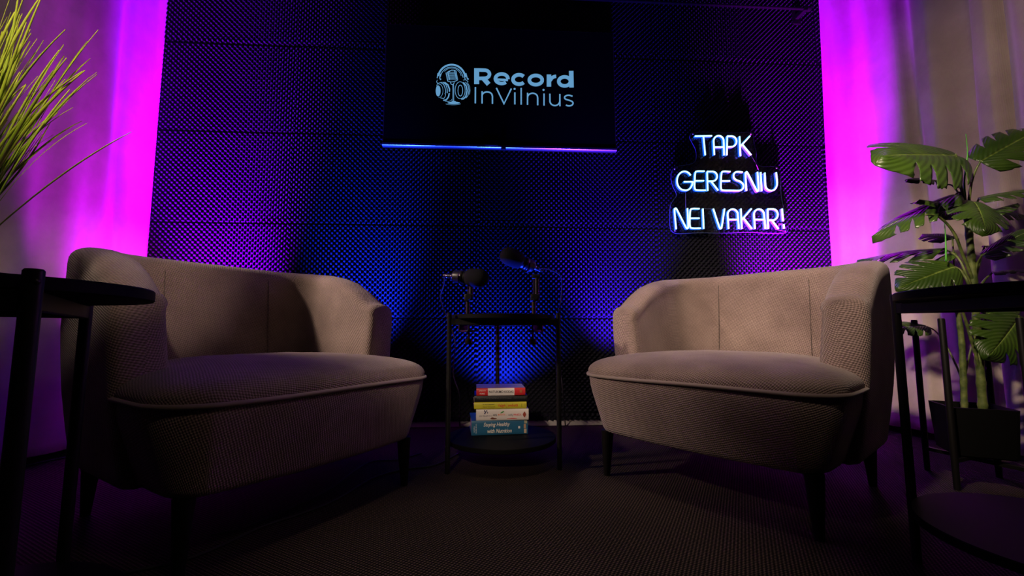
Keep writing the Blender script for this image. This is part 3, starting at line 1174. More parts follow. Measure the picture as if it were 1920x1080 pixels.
# ------------------------------------------------------------------ stacked books
def book(name, size, zc, xy, rot, spine_col, cover_col, label, texts=(), bands=(), rough=0.35):
    """size = (spine length, depth, thickness). Local: x along the spine, -y spine side."""
    L, D, T = size
    root = empty(name, (xy[0], xy[1], zc), R(rot))
    tag(root, label, 'book', 'books stacked on the lower shelf')
    cm = mat('cover', cover_col, rough)
    sm = mat('spine', spine_col, rough)
    for zz in (0.0009, T - 0.0009):
        mb = MB()
        mb.box((0, 0, zz), (L, D, 0.0018), None, 0.0004)
        mb.build('cover', cm, root, smooth=False)
    mb = MB()
    # gently rounded spine
    sec = []
    for k in range(9):
        a = -PI / 2 + PI * k / 8
        sec.append((-D / 2 - 0.0035 * math.cos(a), T / 2 + (T / 2) * math.sin(a)))
    sec += [(-D / 2 + 0.003, T), (-D / 2 + 0.003, 0)]
    rows = [[Vector((x, y, z)) for y, z in sec] for x in (-L / 2, L / 2)]
    mb.grid(rows, close_u=True)
    mb.f.append(tuple(range(len(sec))))
    mb.f.append(tuple(range(2 * len(sec) - 1, len(sec) - 1, -1)))
    sp = mb.build('spine', sm, root, sharp=SHARP)
    mb = MB()
    mb.box((0, 0.002, T / 2), (L - 0.008, D - 0.008, T - 0.004))
    mb.build('pages', M['paper'], root, smooth=False)

    def S(u, v, lift=0.0006):
        """point on the spine: u along 0..1, v up 0..1, following its rounding"""
        z = v * T
        k = math.sqrt(max(0, 1 - ((z - T / 2) / (T / 2)) ** 2))
        return Vector((-L / 2 + u * L, -D / 2 - 0.0035 * k - lift, z))
    for (u0, u1, v0, v1, colr) in bands:
        mb = MB()
        rows = [[S(u, v, 0.0003) for u in np.linspace(u0, u1, 4)] for v in np.linspace(v0, v1, 8)]
        mb.grid(rows)
        mb.build('spine_panel', mat('spine_panel', colr, rough), sp)
    for tx in texts:
        body, u0, u1, v0, v1, colr = tx[:6]
        opt = tx[6] if len(tx) > 6 else {}
        ang = opt.get('ang', 0)
        w, h = (u1 - u0) * L, (v1 - v0) * T
        o = Vector((-L / 2 + u0 * L, -D / 2 - 0.0043, v0 * T))
        mt = Matrix.Translation(o) @ Matrix.Rotation(PI / 2, 4, 'X')
        if ang == 180:
            mt = Matrix.Translation(o + Vector((w, 0, h))) @ Matrix.Rotation(PI / 2, 4, 'X') @ Matrix.Rotation(PI, 4, 'Z')
        if ang == 90:
            mt = Matrix.Translation(o + Vector((w, 0, 0))) @ Matrix.Rotation(PI / 2, 4, 'X') @ Matrix.Rotation(PI / 2, 4, 'Z')
            w, h = h, w
        text_mesh('spine_lettering', body, h, w, mt, mat('spine_ink', colr, 0.5), sp, opt.get('shear', 0), opt.get('bold', 0))
    return root, sp, S


BZ = 0.1005
BX, BY = -0.047, 1.735            # front middle of the stack


def bxy(depth, rot, dx=0.0, dy=0.0):
    a = R(rot)
    return (BX + dx - math.sin(a) * depth / 2, BY + dy + math.cos(a) * depth / 2)


r_, sp_, S_ = book('book', (0.219, 0.170, 0.055), BZ, bxy(0.17, 8), 8, (0.02, 0.12, 0.235), (0.02, 0.11, 0.22),
     'thick blue nutrition book with white italic lettering, lowest of the stack',
     [('Staying Healthy', 0.21, 0.68, 0.52, 0.86, (0.82, 0.76, 0.66), dict(shear=0.28, bold=0.012)),
      ('with Nutrition', 0.28, 0.71, 0.14, 0.42, (0.82, 0.76, 0.66), dict(shear=0.28, bold=0.012)),
      ('ELSON', 0.038, 0.058, 0.22, 0.62, (0.75, 0.75, 0.75), dict(ang=90)),
      ('HAAS, M.D.', 0.072, 0.094, 0.12, 0.82, (0.75, 0.75, 0.75), dict(ang=90))],
     [(0.935, 0.985, 0.74, 0.97, (0.42, 0.40, 0.26)), (0.925, 0.965, 0.40, 0.70, (0.50, 0.30, 0.18)), (0.93, 0.975, 0.06, 0.36, (0.62, 0.46, 0.32)), (0.825, 0.86, 0.40, 0.56, (0.75, 0.75, 0.72))])
BZ += 0.0553
r_, sp_, S_ = book('book', (0.203, 0.150, 0.042), BZ, bxy(0.15, 5, 0.010, -0.004), 5, (0.72, 0.67, 0.64), (0.70, 0.66, 0.62),
     'white book with orange and red lettering on top of the blue one',
     [('DYK. WILLIAM W. LI', 0.06, 0.29, 0.36, 0.47, (0.08, 0.08, 0.12)),
      ('APIE', 0.315, 0.395, 0.40, 0.57, (0.03, 0.03, 0.06), dict(bold=0.01)),
      ('MAISTĄ', 0.415, 0.555, 0.40, 0.60, (0.80, 0.20, 0.06), dict(bold=0.01)),
      ('–', 0.575, 0.595, 0.47, 0.49, (0.3, 0.2, 0.15)),
      ('LIGŲ', 0.615, 0.70, 0.36, 0.57, (0.05, 0.05, 0.10), dict(bold=0.01)),
      ('PRIEŠĄ', 0.715, 0.86, 0.36, 0.62, (0.66, 0.03, 0.05), dict(bold=0.01))], [])


def spots(name, S, pts, colr, parent):
    mb = MB()
    for (u, v, ru, rv, k) in pts:
        mb.poly([S(u + ru * math.cos(2 * PI * i / k), v + rv * math.sin(2 * PI * i / k), 0.0009) for i in range(k)])
    mb.build(name, mat('print', colr, 0.5), parent, smooth=False)


spots('spine_emblem', S_, [(0.16, 0.87, 0.013, 0.07, 10), (0.20, 0.86, 0.013, 0.07, 10), (0.175, 0.76, 0.014, 0.07, 10), (0.215, 0.70, 0.012, 0.06, 10), (0.165, 0.64, 0.014, 0.06, 10)], (0.03, 0.03, 0.10), sp_)
spots('spine_emblem', S_, [(0.92, 0.50, 0.034, 0.20, 6), (0.92, 0.66, 0.018, 0.10, 6), (0.92, 0.34, 0.018, 0.10, 6)], (0.30, 0.05, 0.03), sp_)
spots('spine_emblem', S_, [(0.33, 0.17, 0.065, 0.07, 12), (0.31, 0.20, 0.03, 0.09, 8)], (0.16, 0.05, 0.03), sp_)
spots('spine_emblem', S_, [(0.70, 0.17, 0.08, 0.035, 12), (0.61, 0.16, 0.03, 0.02, 8)], (0.62, 0.03, 0.03), sp_)
spots('spine_emblem', S_, [(0.49, 0.72, 0.025, 0.05, 8), (0.515, 0.79, 0.02, 0.05, 8), (0.47, 0.66, 0.018, 0.03, 8)], (0.06, 0.28, 0.05), sp_)
BZ += 0.0423
book('book', (0.204, 0.140, 0.026), BZ, bxy(0.14, 6, 0.002, 0.0), 6, (0.60, 0.55, 0.035), (0.58, 0.52, 0.035),
     'yellow book with red lettering, middle of the stack',
     [('Dr. Dalia Kavaliauskienė', 0.165, 0.385, 0.60, 0.78, (0.06, 0.05, 0.02)),
      ('Virginija Vaitkevičienė', 0.165, 0.395, 0.24, 0.44, (0.06, 0.05, 0.02)),
      ('Valgyk į sveikatą', 0.45, 0.83, 0.20, 0.78, (0.62, 0.04, 0.02), dict(bold=0.012)),
      ('I', 0.90, 0.908, 0.25, 0.72, (0.2, 0.2, 0.02))], [(0.945, 0.985, 0.3, 0.7, (0.50, 0.46, 0.05))])
BZ += 0.0263
book('book', (0.207, 0.140, 0.025), BZ, bxy(0.14, 5, 0.004, 0.004), 5, (0.012, 0.012, 0.014), (0.012, 0.012, 0.016),
     'black book with faint upside-down lettering, second from the top',
     [('ŽMOGAUS DVASIA IR KULTŪRA', 0.05, 0.70, 0.36, 0.72, (0.10, 0.10, 0.10), dict(ang=180)),
      ('Apsisprendęs', 0.74, 0.97, 0.40, 0.80, (0.09, 0.09, 0.09), dict(ang=180, shear=0.3))], [])
BZ += 0.0253
book('book', (0.190, 0.130, 0.029), BZ, bxy(0.13, 5, 0.004, -0.006), 5, (0.58, 0.025, 0.03), (0.24, 0.22, 0.24),
     'red and white book with bold black lettering, topmost of the stack',
     [('JASON', 0.055, 0.185, 0.55, 0.75, (0.85, 0.75, 0.72), dict(bold=0.012)),
      ('FUNG', 0.07, 0.17, 0.18, 0.38, (0.85, 0.75, 0.72), dict(bold=0.012)),
      ('NUTUKIMO KODAS', 0.255, 0.755, 0.34, 0.68, (0.015, 0.013, 0.015), dict(bold=0.016))],
     [(0.235, 0.775, 0.02, 0.98, (0.78, 0.74, 0.72)), (0.885, 0.935, 0.35, 0.72, (0.45, 0.12, 0.05))])


# ------------------------------------------------------------------ microphones on clamp stands
def stand(px, label, lean=1):
    base = at(px, 588, 1.885)
    X, Y = base.x, base.y
    root = empty('microphone_stand', (X, Y, TZ))
    tag(root, label, 'microphone stand', 'clamp stands on the centre table')
    d = (Vector((X, Y, 0)) - TC)
    d.z = 0
    d.normalize()
    rot = Matrix.Rotation(math.atan2(d.y, d.x), 3, 'Z')
    mb = MB()
    e = d * 0.020
    mb.box((0, 0, 0.006), (0.06, 0.045, 0.010), rot, 0.002)
    mb.box(d * 0.033 + Vector((0, 0, -0.028)), (0.010, 0.045, 0.078), rot, 0.002)
    mb.box(Vector((0, 0, -0.062)) + d * 0.005, (0.06, 0.040, 0.010), rot, 0.002)
    mb.tube([(-d.x * 0.008, -d.y * 0.008, -0.020), (-d.x * 0.008, -d.y * 0.008, -0.095)], 0.005, 10)
    mb.lathe([(0, -0.118), (0.014, -0.118), (0.016, -0.112), (0.016, -0.098), (0.012, -0.094), (0, -0.094)], 14, Matrix.Translation((-d.x * 0.008, -d.y * 0.008, 0)))
    mb.build('clamp', M['metal_black'], root, sharp=SHARP)
    mb = MB()
    mb.tube([(0, 0, 0.010), (0, 0, 0.070)], 0.0095, 14)
    mb.build('lower_pole', M['tube_grey'], root, sharp=SHARP)
    mb = MB()
    mb.box((0.004 * lean, 0, 0.082), (0.038, 0.030, 0.032), None, 0.005)
    mb.tube([(0.004 * lean, -0.024, 0.084), (0.004 * lean, 0.02, 0.084)], 0.012, 14)
    mb.build('joint', M['plastic_black'], root, sharp=SHARP)
    mb = MB()
    up = Vector((0.016 * 1, 0, 0))
    mb.tube([(0.014, 0, 0.088), (0.014, 0, 0.168)], 0.0100, 14)
    mb.lathe([(0.0108, 0.0), (0.0108, 0.002)], 14, Matrix.Translation((0.014, 0, 0.132)))
    mb.build('upper_arm', M['tube_grey'], root, sharp=SHARP)
    mb = MB()
    mb.tube([(0.002, 0.012, 0.085), (0.002, 0.012, 0.165)], 0.006, 10)
    mb.build('parallel_arm', M['metal_black'], root, sharp=SHARP)
    mb = MB()
    mb.box((0.010, 0.004, 0.174), (0.036, 0.026, 0.020), None, 0.004)
    mb.build('head_joint', M['plastic_black'], root, sharp=SHARP)
    return root, Vector((X, Y, TZ))


def microphone(center, axis, label, cable_pts):
    """center: middle of the windscreen; axis points to the sound side"""
    axis = Vector(axis).normalized()
    root = empty('microphone', center)
    tag(root, label, 'microphone', 'black podcast microphones')
    q = axis.to_track_quat('Z', 'Y').to_matrix().to_4x4()
    mb = MB()
    prof = [(0.0, 0.048), (0.015, 0.0465), (0.026, 0.041), (0.034, 0.030), (0.0390, 0.014), (0.0400, -0.002), (0.0395, -0.020), (0.037, -0.040), (0.031, -0.051), (0.0, -0.054)]
    mb.lathe(prof, 28, q)
    mb.build('windscreen', M['windscreen'], root)
    mb = MB()
    mb.lathe([(0.0, -0.050), (0.026, -0.050), (0.0275, -0.055), (0.0275, -0.105), (0.025, -0.112), (0.016, -0.118), (0.0, -0.118)], 28, q)
    body = mb.build('body', M['plastic_black'], root, sharp=SHARP)
    mb = MB()
    mb.lathe([(0.0285, -0.062), (0.0285, -0.082)], 28, q)
    mb.build('collar', M['tube_grey'], body)
    mb = MB()
    mb.lathe([(0.0, -0.116), (0.0095, -0.116), (0.0095, -0.150), (0.006, -0.165), (0.0, -0.166)], 16, q)
    con = mb.build('connector', M['plastic_black'], root, sharp=SHARP)
    mb = MB()
    for z in (-0.122, -0.146):
        mb.lathe([(0.0101, z), (0.0101, z - 0.003)], 16, q)
    mb.build('ring', M['chrome'], con)
    # yoke
    mb = MB()
    pts = []
    for k in range(13):
        a = PI * k / 12
        pts.append(q @ Vector((0.033 * math.cos(a), 0.0, -0.080)) + Vector((0, 0, -0.036 * math.sin(a))))
    mb.tube(pts, 0.004, 8)
    mb.build('yoke', M['metal_black'], root)
    return root


st1, b1 = stand(877, 'black clamp stand carrying the lower microphone', 1)
st2, b2 = stand(1001, 'black clamp stand carrying the upper microphone', 1)
mc1 = at(896, 521, 1.86)
microphone(mc1, (0.93, -0.30, -0.10), 'black microphone pointing sideways, lower of the two above the table', None)
mc2 = at(958, 482, 1.87)
microphone(mc2, (-0.88, -0.40, 0.32), 'black microphone tilted upward, higher of the two above the table', None)


def cable(pts, r, label, material='rubber', cat='cable', group=None):
    mb = MB()
    P = smooth_path(pts, 10)
    mb.tube(P, r, 8)
    o = mb.build('cable', M[material])
    return tag(o, label, cat, group)


a2 = Vector((-0.88, -0.40, 0.32)).normalized()
cable([mc2 - a2 * 0.160, at(1012, 503, 1.90), at(1032, 506, 1.95), at(1052, 520, 1.99), at(1052, 560, 2.02), at(1046, 600, 2.03), at(1050, 680, 2.03), at(1056, 740, 2.03), on_floor(1060, 800) + Vector((0, 0, 0.004))],
      0.0028, 'thin black cable drooping from the upper microphone to the floor')
a1 = Vector((0.93, -0.30, -0.10)).normalized()
cable([mc1 - a1 * 0.160, at(832, 534, 1.93), at(826, 560, 1.97), at(840, 600, 2.0), at(853, 640, 2.0), at(850, 700, 2.0), at(862, 745, 2.0), on_floor(862, 800) + Vector((0, 0, 0.004))],
      0.0028, 'thin black cable hanging behind the table from the lower microphone')
fl = lambda x, y: on_floor(x, y, 0.0045)
cable([fl(230, 1075), fl(320, 1056), fl(379, 1038), fl(438, 1012), fl(498, 985), fl(563, 964), fl(628, 938), fl(700, 896), fl(760, 880), fl(815, 872), fl(860, 850)],
      0.0035, 'black cable trailing over the carpet under the left armchair')
cable([fl(395, 1003), fl(450, 991), fl(500, 972), fl(560, 945), fl(620, 915), fl(690, 868), fl(745, 862), fl(790, 850)],
      0.0028, 'thinner black cable crossing the carpet behind the longer one')
cable([fl(20, 880), fl(70, 868), fl(100, 862), fl(130, 856), fl(175, 842), fl(230, 826)], 0.003, 'thin cable on the carpet along the left curtain hem', 'rubber')


# ------------------------------------------------------------------ plant stand and monstera
PA, PB, PC, PD = Vector((1.495, 1.63, 0)), Vector((1.405, 1.435, 0)), Vector((1.665, 1.55, 0)), Vector((1.575, 1.36, 0))
PCEN = (PA + PB + PC + PD) / 4
PANG = math.atan2((PD - PB).y, (PD - PB).x)
root = empty('plant_stand', PCEN)
tag(root, 'black four-post stand carrying the monstera pot', 'plant stand')
for p in (PA, PB, PC, PD):
    mb = MB()
    q = p - PCEN
    q.z = 0
    mb.tube([(q.x, q.y, 0.0), (q.x, q.y, 0.10), (q.x, q.y, 0.536), (q.x, q.y, 0.540)], [0.0085, 0.0095, 0.0095, 0.008], 14)
    mb.build('post', M['wood_black'], root, sharp=SHARP)
for a, b in ((PA, PD), (PB, PC)):
    mb = MB()
    d = b - a
    m_ = (a + b) / 2 - PCEN
    mb.box((m_.x, m_.y, 0.078 + (0.012 if a is PB else 0)), (d.length, 0.018, 0.012), Matrix.Rotation(math.atan2(d.y, d.x), 3, 'Z'), 0.001)
    mb.build('crossbar', M['wood_black'], root, smooth=False)

plant = empty('monstera_plant', (PCEN.x, PCEN.y, 0.0965))
tag(plant, 'tall monstera with split green leaves in a black square pot', 'potted plant')
PL = plant.location.copy()


def rel(v):
    return Vector(v) - PL


mb = MB()
prot = Matrix.Rotation(PANG, 3, 'Z')
s0, s1, hp = 0.076, 0.084, 0.155
rows = []
for s, z in ((0.0, 0.0), (s0 - 0.004, 0.0), (s0, 0.004), (s1, hp), (s1 - 0.006, hp + 0.001), (s1 - 0.008, hp - 0.02), (s1 - 0.009, hp - 0.03)):
    row = []
    for cx_, cy_ in ((1, 1), (-1, 1), (-1, -1), (1, -1)):
        for da in range(5):
            a = math.atan2(cy_, cx_) - PI / 4 + PI / 2 * da / 4
            rr = min(0.012, s)
            row.append(prot @ Vector((cx_ * (s - rr) + rr * math.cos(a), cy_ * (s - rr) + rr * math.sin(a), z)))
    rows.append(row)
mb.grid(rows, close_u=True)
mb.build('pot', M['pot'], plant, sharp=SHARP)
mb = MB()
mb.poly([prot @ Vector((x * (s1 - 0.009), y * (s1 - 0.009), hp - 0.022)) for x, y in ((1, 1), (-1, 1), (-1, -1), (1, -1))])
mb.build('soil', M['soil'], plant, smooth=False)


def trunk(pts, r0, r1):
    P = smooth_path([rel(p) for p in pts], 12)
    n = len(P)
    rad = []
    for i in range(n):
        f = i / (n - 1)
        r = r0 + (r1 - r0) * f
        r *= 1 + (0.16 if i % 7 == 0 else (0.05 if i % 7 in (1, 6) else 0))
        rad.append(r)
    mb = MB()
    mb.tube(P, rad, 12)
    mb.build('trunk', M['stem'], plant)


PY = PCEN.y
trunk([at(1843, 790, 1.47), at(1843, 768, 1.47), at(1838, 700, 1.47), at(1833, 640, 1.47), at(1829, 580, 1.465), at(1823, 500, 1.46), at(1816, 430, 1.455), at(1812, 385, 1.45)], 0.0125, 0.0090)
trunk([at(1808, 790, 1.49), at(1808, 765, 1.49), at(1806, 700, 1.49), at(1803, 640, 1.49), at(1797, 590, 1.49), at(1793, 555, 1.49)], 0.0100, 0.007)


def petiole(pts, r0=0.005, r1=0.0028, material='stem'):
    mb = MB()
    P = smooth_path([rel(p) for p in pts], 8)
    n = len(P)
    mb.tube(P, [r0 + (r1 - r0) * i / (n - 1) for i in range(n)], 8)
    mb.build('leaf_stalk' if material == 'stem' else 'new_shoot', M[material], plant)


def leaf(base, tip, nrm, wid=0.85, nl=5, droop=0.15, fold=0.25, seed=0, notch=0.74):
    """split monstera leaf from base to tip; nrm = direction the upper side faces"""
    base, tip, nrm = Vector(base), Vector(tip), Vector(nrm)
    Y = tip - base
    L = Y.length
    Y.normalize()
    Z = (nrm - Y * nrm.dot(Y)).normalized()
    X = Y.cross(Z)
    r = random.Random(seed)

    def w(t):      # half width along the midrib, heart shaped
        return L * wid * 0.5 * (max(0.0, math.sin(PI * (0.10 + 0.90 * t) ** 0.72)) ** 0.75 if t < 1 else 0)

    def pos(side, t, v):
        ww = w(min(max(t, 0), 1))
        sweep = 0.22 * L * v ** 1.6 * (1 - 0.5 * t) - 0.16 * L * v * max(0, 0.22 - t) / 0.22
        x = side * ww * v
        y = t * L + sweep * (0.6 if t > 0.75 else 1.0) * (1 - max(0, t - 0.6) * 1.6)
        z = -droop * L * (t ** 2) + fold * abs(x) * (0.8 - 0.9 * v) - 0.10 * L * v * v + 0.012 * L * math.sin(9 * t + seed) * v
        return base + X * x + Y * y + Z * z

    mb = MB()
    for side in (-1, 1):
        edges = [0.0]
        for k in range(1, nl):
            edges.append(k / nl * 0.90 + r.uniform(-0.02, 0.02))
        edges.append(1.0)
        vin = notch - 0.30
        for k in range(nl):
            a, b = edges[k], edges[k + 1]
            rows, uvs = [], []
            vend = 1.0 if k < nl - 1 else 1.0
            ni = r.uniform(0.75, 1.15)
            for j in range(11):
                v = j / 10
                g = max(0.0, (v - vin) / (1 - vin))
                gap = (b - a) * (0.20 * min(1, g * 2.2) + 0.22 * g ** 2) * ni
                aa = a + (gap * 0.5 if k > 0 else 0)
                bb = b - (gap * 0.5 if k < nl - 1 else 0)
                row = []
                for i in range(7):
                    t = aa + (bb - aa) * i / 6
                    row.append(rel(pos(side, t, v * (1 - 0.05 * r.random() * (j == 10)))))
                    uvs.append((side * v, t))
                rows.append(row)
            mb.grid(rows, uvs=uvs)
    o = mb.build('leaf', M['leaf'], plant)
    bm = bmesh.new()
    bm.from_mesh(o.data)
    bmesh.ops.remove_doubles(bm, verts=bm.verts, dist=0.0006)
    bmesh.ops.recalc_face_normals(bm, faces=bm.faces)
    bm.to_mesh(o.data)
    bm.free()
    so = o.modifiers.new('thickness', 'SOLIDIFY')
    so.thickness = 0.0012
    return o


UP = Vector((0, 0, 1))
# (base px, depth), (tip px, depth), normal, width, lobes, droop, seed
LEAVES = [
    ((1795, 292, 1.44), (1664, 284, 1.33), (-0.25, -0.80, 0.52), 0.85, 5, 0.04, 1),      # bright leaf on top
    ((1790, 366, 1.44), (1628, 428, 1.54), (0.15, -0.36, 0.92), 0.80, 5, 0.12, 2),      # dark drooping leaf
    ((1756, 338, 1.52), (1706, 330, 1.50), (0.0, -0.5, 0.85), 0.75, 4, 0.10, 3),
    ((1768, 466, 1.52), (1606, 478, 1.74), (0.10, -0.55, 0.80), 0.75, 5, 0.08, 4),
    ((1790, 500, 1.46), (1688, 534, 1.48), (-0.25, -0.80, 0.55), 0.95, 5, 0.10, 5),
    ((1838, 303, 1.40), (1968, 228, 1.34), (-0.25, -0.75, 0.60), 0.85, 5, 0.05, 6),
    ((1836, 372, 1.46), (1962, 345, 1.36), (0.10, -0.50, 0.85), 0.75, 5, 0.08, 7),
    ((1830, 392, 1.52), (1930, 396, 1.46), (0.1, -0.60, 0.75), 0.85, 5, 0.12, 8),
    ((1842, 478, 1.42), (1950, 415, 1.32), (0.25, -0.60, 0.70), 0.80, 5, 0.10, 9),
    ((1862, 510, 1.48), (1945, 500, 1.40), (0.2, -0.5, 0.85), 0.8, 4, 0.10, 10),
    ((1912, 592, 1.42), (1866, 664, 1.36), (0.5, -0.60, 0.70), 0.9, 5, 0.10, 11),
    ((1738, 612, 1.62), (1676, 606, 1.60), (-0.2, -0.5, 0.80), 0.75, 4, 0.15, 12),
    ((1800, 378, 1.50), (1776, 400, 1.62), (0.0, -0.5, 0.85), 1.1, 4, 0.10, 13),
    ((1826, 378, 1.40), (1858, 418, 1.28), (0.15, -0.45, 0.88), 0.9, 4, 0.14, 14),
    ((1786, 448, 1.52), (1730, 432, 1.62), (-0.2, -0.45, 0.85), 0.9, 4, 0.12, 15),
    ((1802, 392, 1.48), (1728, 366, 1.44), (0.05, -0.40, 0.90), 0.85, 4, 0.08, 17),
    ((1826, 410, 1.47), (1906, 376, 1.42), (0.10, -0.35, 0.92), 0.80, 5, 0.08, 18),
    ((1790, 474, 1.49), (1722, 500, 1.56), (0.0, -0.45, 0.88), 0.85, 4, 0.12, 19),
    ((1846, 462, 1.49), (1912, 462, 1.46), (0.15, -0.45, 0.88), 0.80, 4, 0.10, 20),
    ((1850, 590, 1.50), (1905, 560, 1.50), (0.2, -0.55, 0.75), 0.8, 4, 0.10, 16),
]
for (bx, by, bd), (tx, ty, td), nr, wd, nl, dr, sd in LEAVES:
    leaf(at(bx, by, bd), at(tx, ty, td), nr, wd, nl, dr, 0.22, sd)
top_ = at(1812, 385, 1.45)
petiole([at(1812, 388, 1.45), at(1802, 350, 1.44), at(1796, 310, 1.43), at(1792, 288, 1.42)])
petiole([at(1816, 430, 1.455), at(1808, 390, 1.45), at(1800, 362, 1.45), at(1790, 366, 1.44)], 0.0045)
petiole([at(1815, 400, 1.45), at(1790, 352, 1.50), at(1770, 345, 1.52), at(1756, 338, 1.52)], 0.003, 0.002)
petiole([at(1826, 530, 1.46), at(1806, 480, 1.45), at(1788, 436, 1.43), at(1762, 408, 1.42), at(1735, 402, 1.40)], 0.0052)
petiole([at(1828, 560, 1.46), at(1812, 515, 1.45), at(1795, 482, 1.47), at(1768, 466, 1.52)], 0.0052)
petiole([at(1828, 570, 1.46), at(1815, 530, 1.43), at(1802, 508, 1.45), at(1790, 500, 1.46)], 0.0050)
petiole([at(1815, 400, 1.45), at(1820, 350, 1.43), at(1828, 322, 1.41), at(1838, 303, 1.40)], 0.0042)
petiole([at(1818, 440, 1.455), at(1822, 400, 1.455), at(1836, 372, 1.46)], 0.0045)
petiole([at(1826, 520, 1.46), at(1832, 495, 1.45), at(1842, 478, 1.42)], 0.0045)
petiole([at(1828, 560, 1.46), at(1842, 530, 1.47), at(1862, 510, 1.48)], 0.0045)
petiole([at(1838, 700, 1.47), at(1825, 650, 1.46), at(1810, 600, 1.45), at(1795, 560, 1.44), at(1785, 530, 1.45), at(1790, 500, 1.46)], 0.0055, 0.003)
petiole([at(1838, 690, 1.47), at(1852, 650, 1.45), at(1885, 604, 1.43), at(1912, 592, 1.42)], 0.0045)
petiole([at(1806, 720, 1.49), at(1795, 690, 1.52), at(1775, 650, 1.56), at(1755, 622, 1.60), at(1738, 612, 1.62)], 0.0036, 0.002)
petiole([at(1806, 730, 1.49), at(1812, 690, 1.50), at(1822, 650, 1.50), at(1840, 610, 1.50), at(1850, 590, 1.50)], 0.0036, 0.002)
petiole([at(1797, 590, 1.49), at(1790, 520, 1.50), at(1786, 448, 1.52)], 0.0040, 0.0025)
petiole([at(1818, 430, 1.455), at(1812, 408, 1.47), at(1802, 392, 1.48)], 0.0040)
petiole([at(1822, 480, 1.46), at(1822, 440, 1.465), at(1826, 410, 1.47)], 0.0040)
petiole([at(1828, 560, 1.46), at(1808, 510, 1.48), at(1790, 474, 1.49)], 0.0045)
petiole([at(1826, 540, 1.46), at(1836, 495, 1.48), at(1846, 462, 1.49)], 0.0042)
petiole([at(1811, 384, 1.45), at(1808, 340, 1.44), at(1814, 290, 1.44), at(1811, 251, 1.44)], 0.0034, 0.0012, 'shoot')
petiole([at(1774, 490, 1.45), at(1773, 450, 1.45), at(1771, 418, 1.45)], 0.0028, 0.0012, 'shoot')


# ------------------------------------------------------------------ grass plant on the left table
GP = Vector((-0.750, 0.555, 0.5602))
root = empty('grass_plant', GP)
tag(root, 'artificial grass plant with arching green blades on the round table', 'potted plant')
mb = MB()
mb.lathe([(0, 0), (0.036, 0), (0.038, 0.003), (0.044, 0.055), (0.046, 0.06), (0.043, 0.061), (0.041, 0.050), (0, 0.048)], 32)
mb.build('pot', M['pot'], root, sharp=SHARP)
mb = MB()
r_g = random.Random(5)


def blade(a, rad, h, spread, bendk, w):
    d = Vector((math.cos(a), math.sin(a), 0))
    p0 = d * rad + Vector((0, 0, 0.045))
    rows, uv = [], []
    n = 14
    tint = r_g.random()
    side = Vector((-d.y, d.x, 0))
    tw = r_g.uniform(-0.8, 0.8)
    wob = r_g.uniform(-0.02, 0.02)
    for i in range(n):
        f = i / (n - 1)
        q = p0 + d * (spread * (f + bendk * f ** 2.4)) + Vector((0, 0, h * (f - 0.28 * bendk * f ** 3))) + side * wob * math.sin(3 * f)
        sd = (side * math.cos(tw * f) + d * math.sin(tw * f))
        ww = w * (1 - f ** 4 * 0.75)
        rows.append([q - sd * ww, q + Vector((0, 0, ww * 0.35)) + d * ww * 0.2, q + sd * ww])
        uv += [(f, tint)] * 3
    mb.grid(rows, uvs=uv)


for k in range(230):
    a = r_g.uniform(0, 2 * PI)
    tall = r_g.random()
    h = 0.20 + 0.17 * tall
    blade(a, r_g.uniform(0.0, 0.035), h * 1.08, r_g.uniform(0.02, 0.135) * (1.0 - 0.35 * tall), r_g.uniform(0.05, 0.40), r_g.uniform(0.0016, 0.0027))
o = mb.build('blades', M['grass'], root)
so = o.modifiers.new('thickness', 'SOLIDIFY')
so.thickness = 0.0005


# ------------------------------------------------------------------ light
def spot(name, loc_, target, power, color, angle, blend=0.8, radius=0.03):
    ld = bpy.data.lights.new(name, 'SPOT')
    ld.energy = power
    ld.color = color
    ld.spot_size = R(angle)
    ld.spot_blend = blend
    ld.shadow_soft_size = radius
    o = bpy.data.objects.new(name, ld)
    o.location = loc_
    d = Vector(target) - Vector(loc_)
    o.rotation_euler = d.to_track_quat('-Z', 'Y').to_euler()
    link(o)
    return o


MAG = (0.62, 0.0, 1.0)
BLU = (0.010, 0.035, 1.0)
WARM = (1.0, 0.76, 0.58)
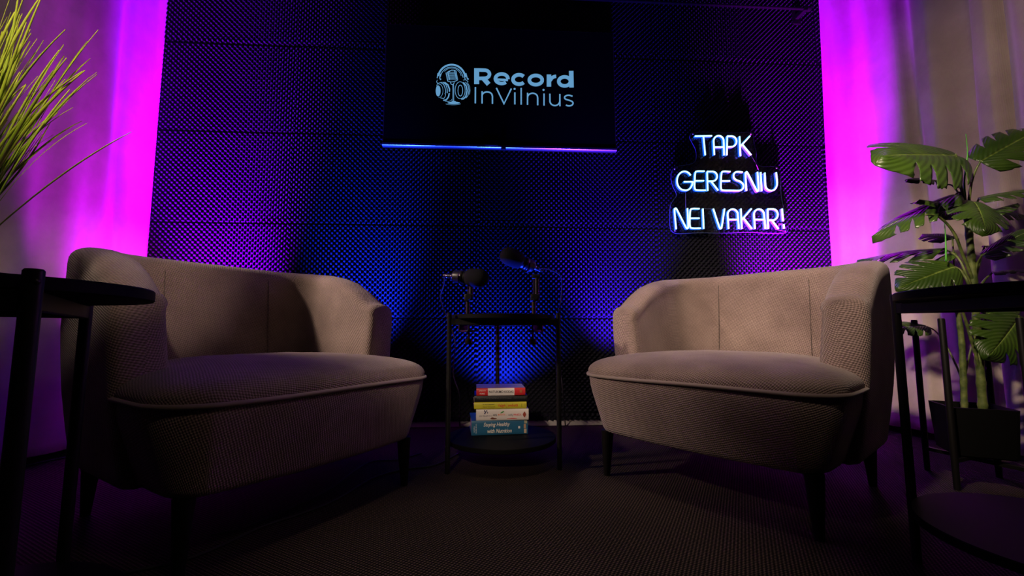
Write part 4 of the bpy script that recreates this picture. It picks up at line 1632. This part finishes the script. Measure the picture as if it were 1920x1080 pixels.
# coloured floor uplights behind the chairs and the table, plus added wall fills
VIO = (0.26, 0.0, 1.0)
spot('uplight_left', (-1.62, 2.02, 0.10), (-1.80, 2.16, 1.1), 380, MAG, 86, 1.0)
spot('fill_wall_left', (-1.36, 1.98, 0.10), (-1.50, 2.28, 1.10), 3600, VIO, 48, 1.0)  # extra spot, added to brighten the foam beside the left curtain
spot('uplight_right', (1.72, 2.355, 0.10), (1.86, 2.60, 1.1), 760, MAG, 54, 1.0)
spot('fill_wall_right', (1.38, 2.14, 0.10), (1.56, 2.46, 1.10), 3000, (0.40, 0.0, 1.0), 48, 1.0)  # extra spot, added to brighten the foam beside the right curtain
spot('uplight_center', (-0.05, 2.15, 0.12), (-0.05, 2.34, 0.95), 300, BLU, 110, 1.0)
spot('uplight_blue_left', (-0.64, 2.02, 0.12), (-0.80, 2.32, 1.02), 1000, BLU, 50, 1.0)
spot('uplight_blue_right', (0.55, 2.08, 0.12), (0.53, 2.40, 1.00), 900, (0.07, 0.01, 1.0), 54, 1.0)
# warm lamp and ceiling spot of the room, then added fill spots
spot('lamp_left', (-1.66, 1.18, 1.36), (-0.45, 1.58, 0.64), 105, WARM, 37, 1.0, 0.05)
spot('ceiling_spot_right', (-0.70, -0.10, 2.45), (0.98, 1.68, 0.80), 460, WARM, 35, 1.0, 0.06)
spot('fill_plant', (-0.30, 0.00, 1.95), (1.85, 1.22, 1.52), 90, WARM, 40, 1.0, 0.05)  # added warm fill for the monstera and the right curtain
spot('fill_leaf', (-0.30, 0.00, 1.95), (1.30, 1.38, 1.02), 230, WARM, 11, 1.0, 0.03)  # added narrow beam that only lifts the top monstera leaf
spot('fill_books', (-0.50, -0.60, 1.30), (-0.08, 1.72, 0.21), 105, WARM, 15, 1.0, 0.05)  # added narrow beam to brighten the book spines, no real lamp
spot('fill_front', (0.95, -0.20, 2.40), (-0.30, 0.95, 0.10), 11, WARM, 66, 1.0, 0.08)  # added weak fill for the front of the left armchair
spot('fill_floor', (0.06, 0.95, 2.60), (0.06, 1.02, 0.0), 85, WARM, 33, 1.0, 0.05)  # added downward fill so the carpet between the chairs is not black
spot('fill_grass', (0.15, -0.45, 1.20), (-0.64, 0.56, 0.92), 95, WARM, 20, 1.0, 0.04)  # added beam to brighten the grass blades
spot('fill_curtain', (0.30, 0.10, 2.45), (-1.85, 1.15, 1.45), 26, WARM, 40, 1.0, 0.05)  # added faint warm fill on the left curtain

world = bpy.data.worlds.new('world')
sc.world = world
world.use_nodes = True
world.node_tree.nodes['Background'].inputs[0].default_value = (0.5, 0.45, 0.5, 1)
world.node_tree.nodes['Background'].inputs[1].default_value = 0.0015

sc.view_settings.view_transform = 'Standard'
sc.view_settings.look = 'None'
sc.view_settings.gamma = 1.0
sc.view_settings.exposure = 0.0
sc.view_settings.use_curve_mapping = False
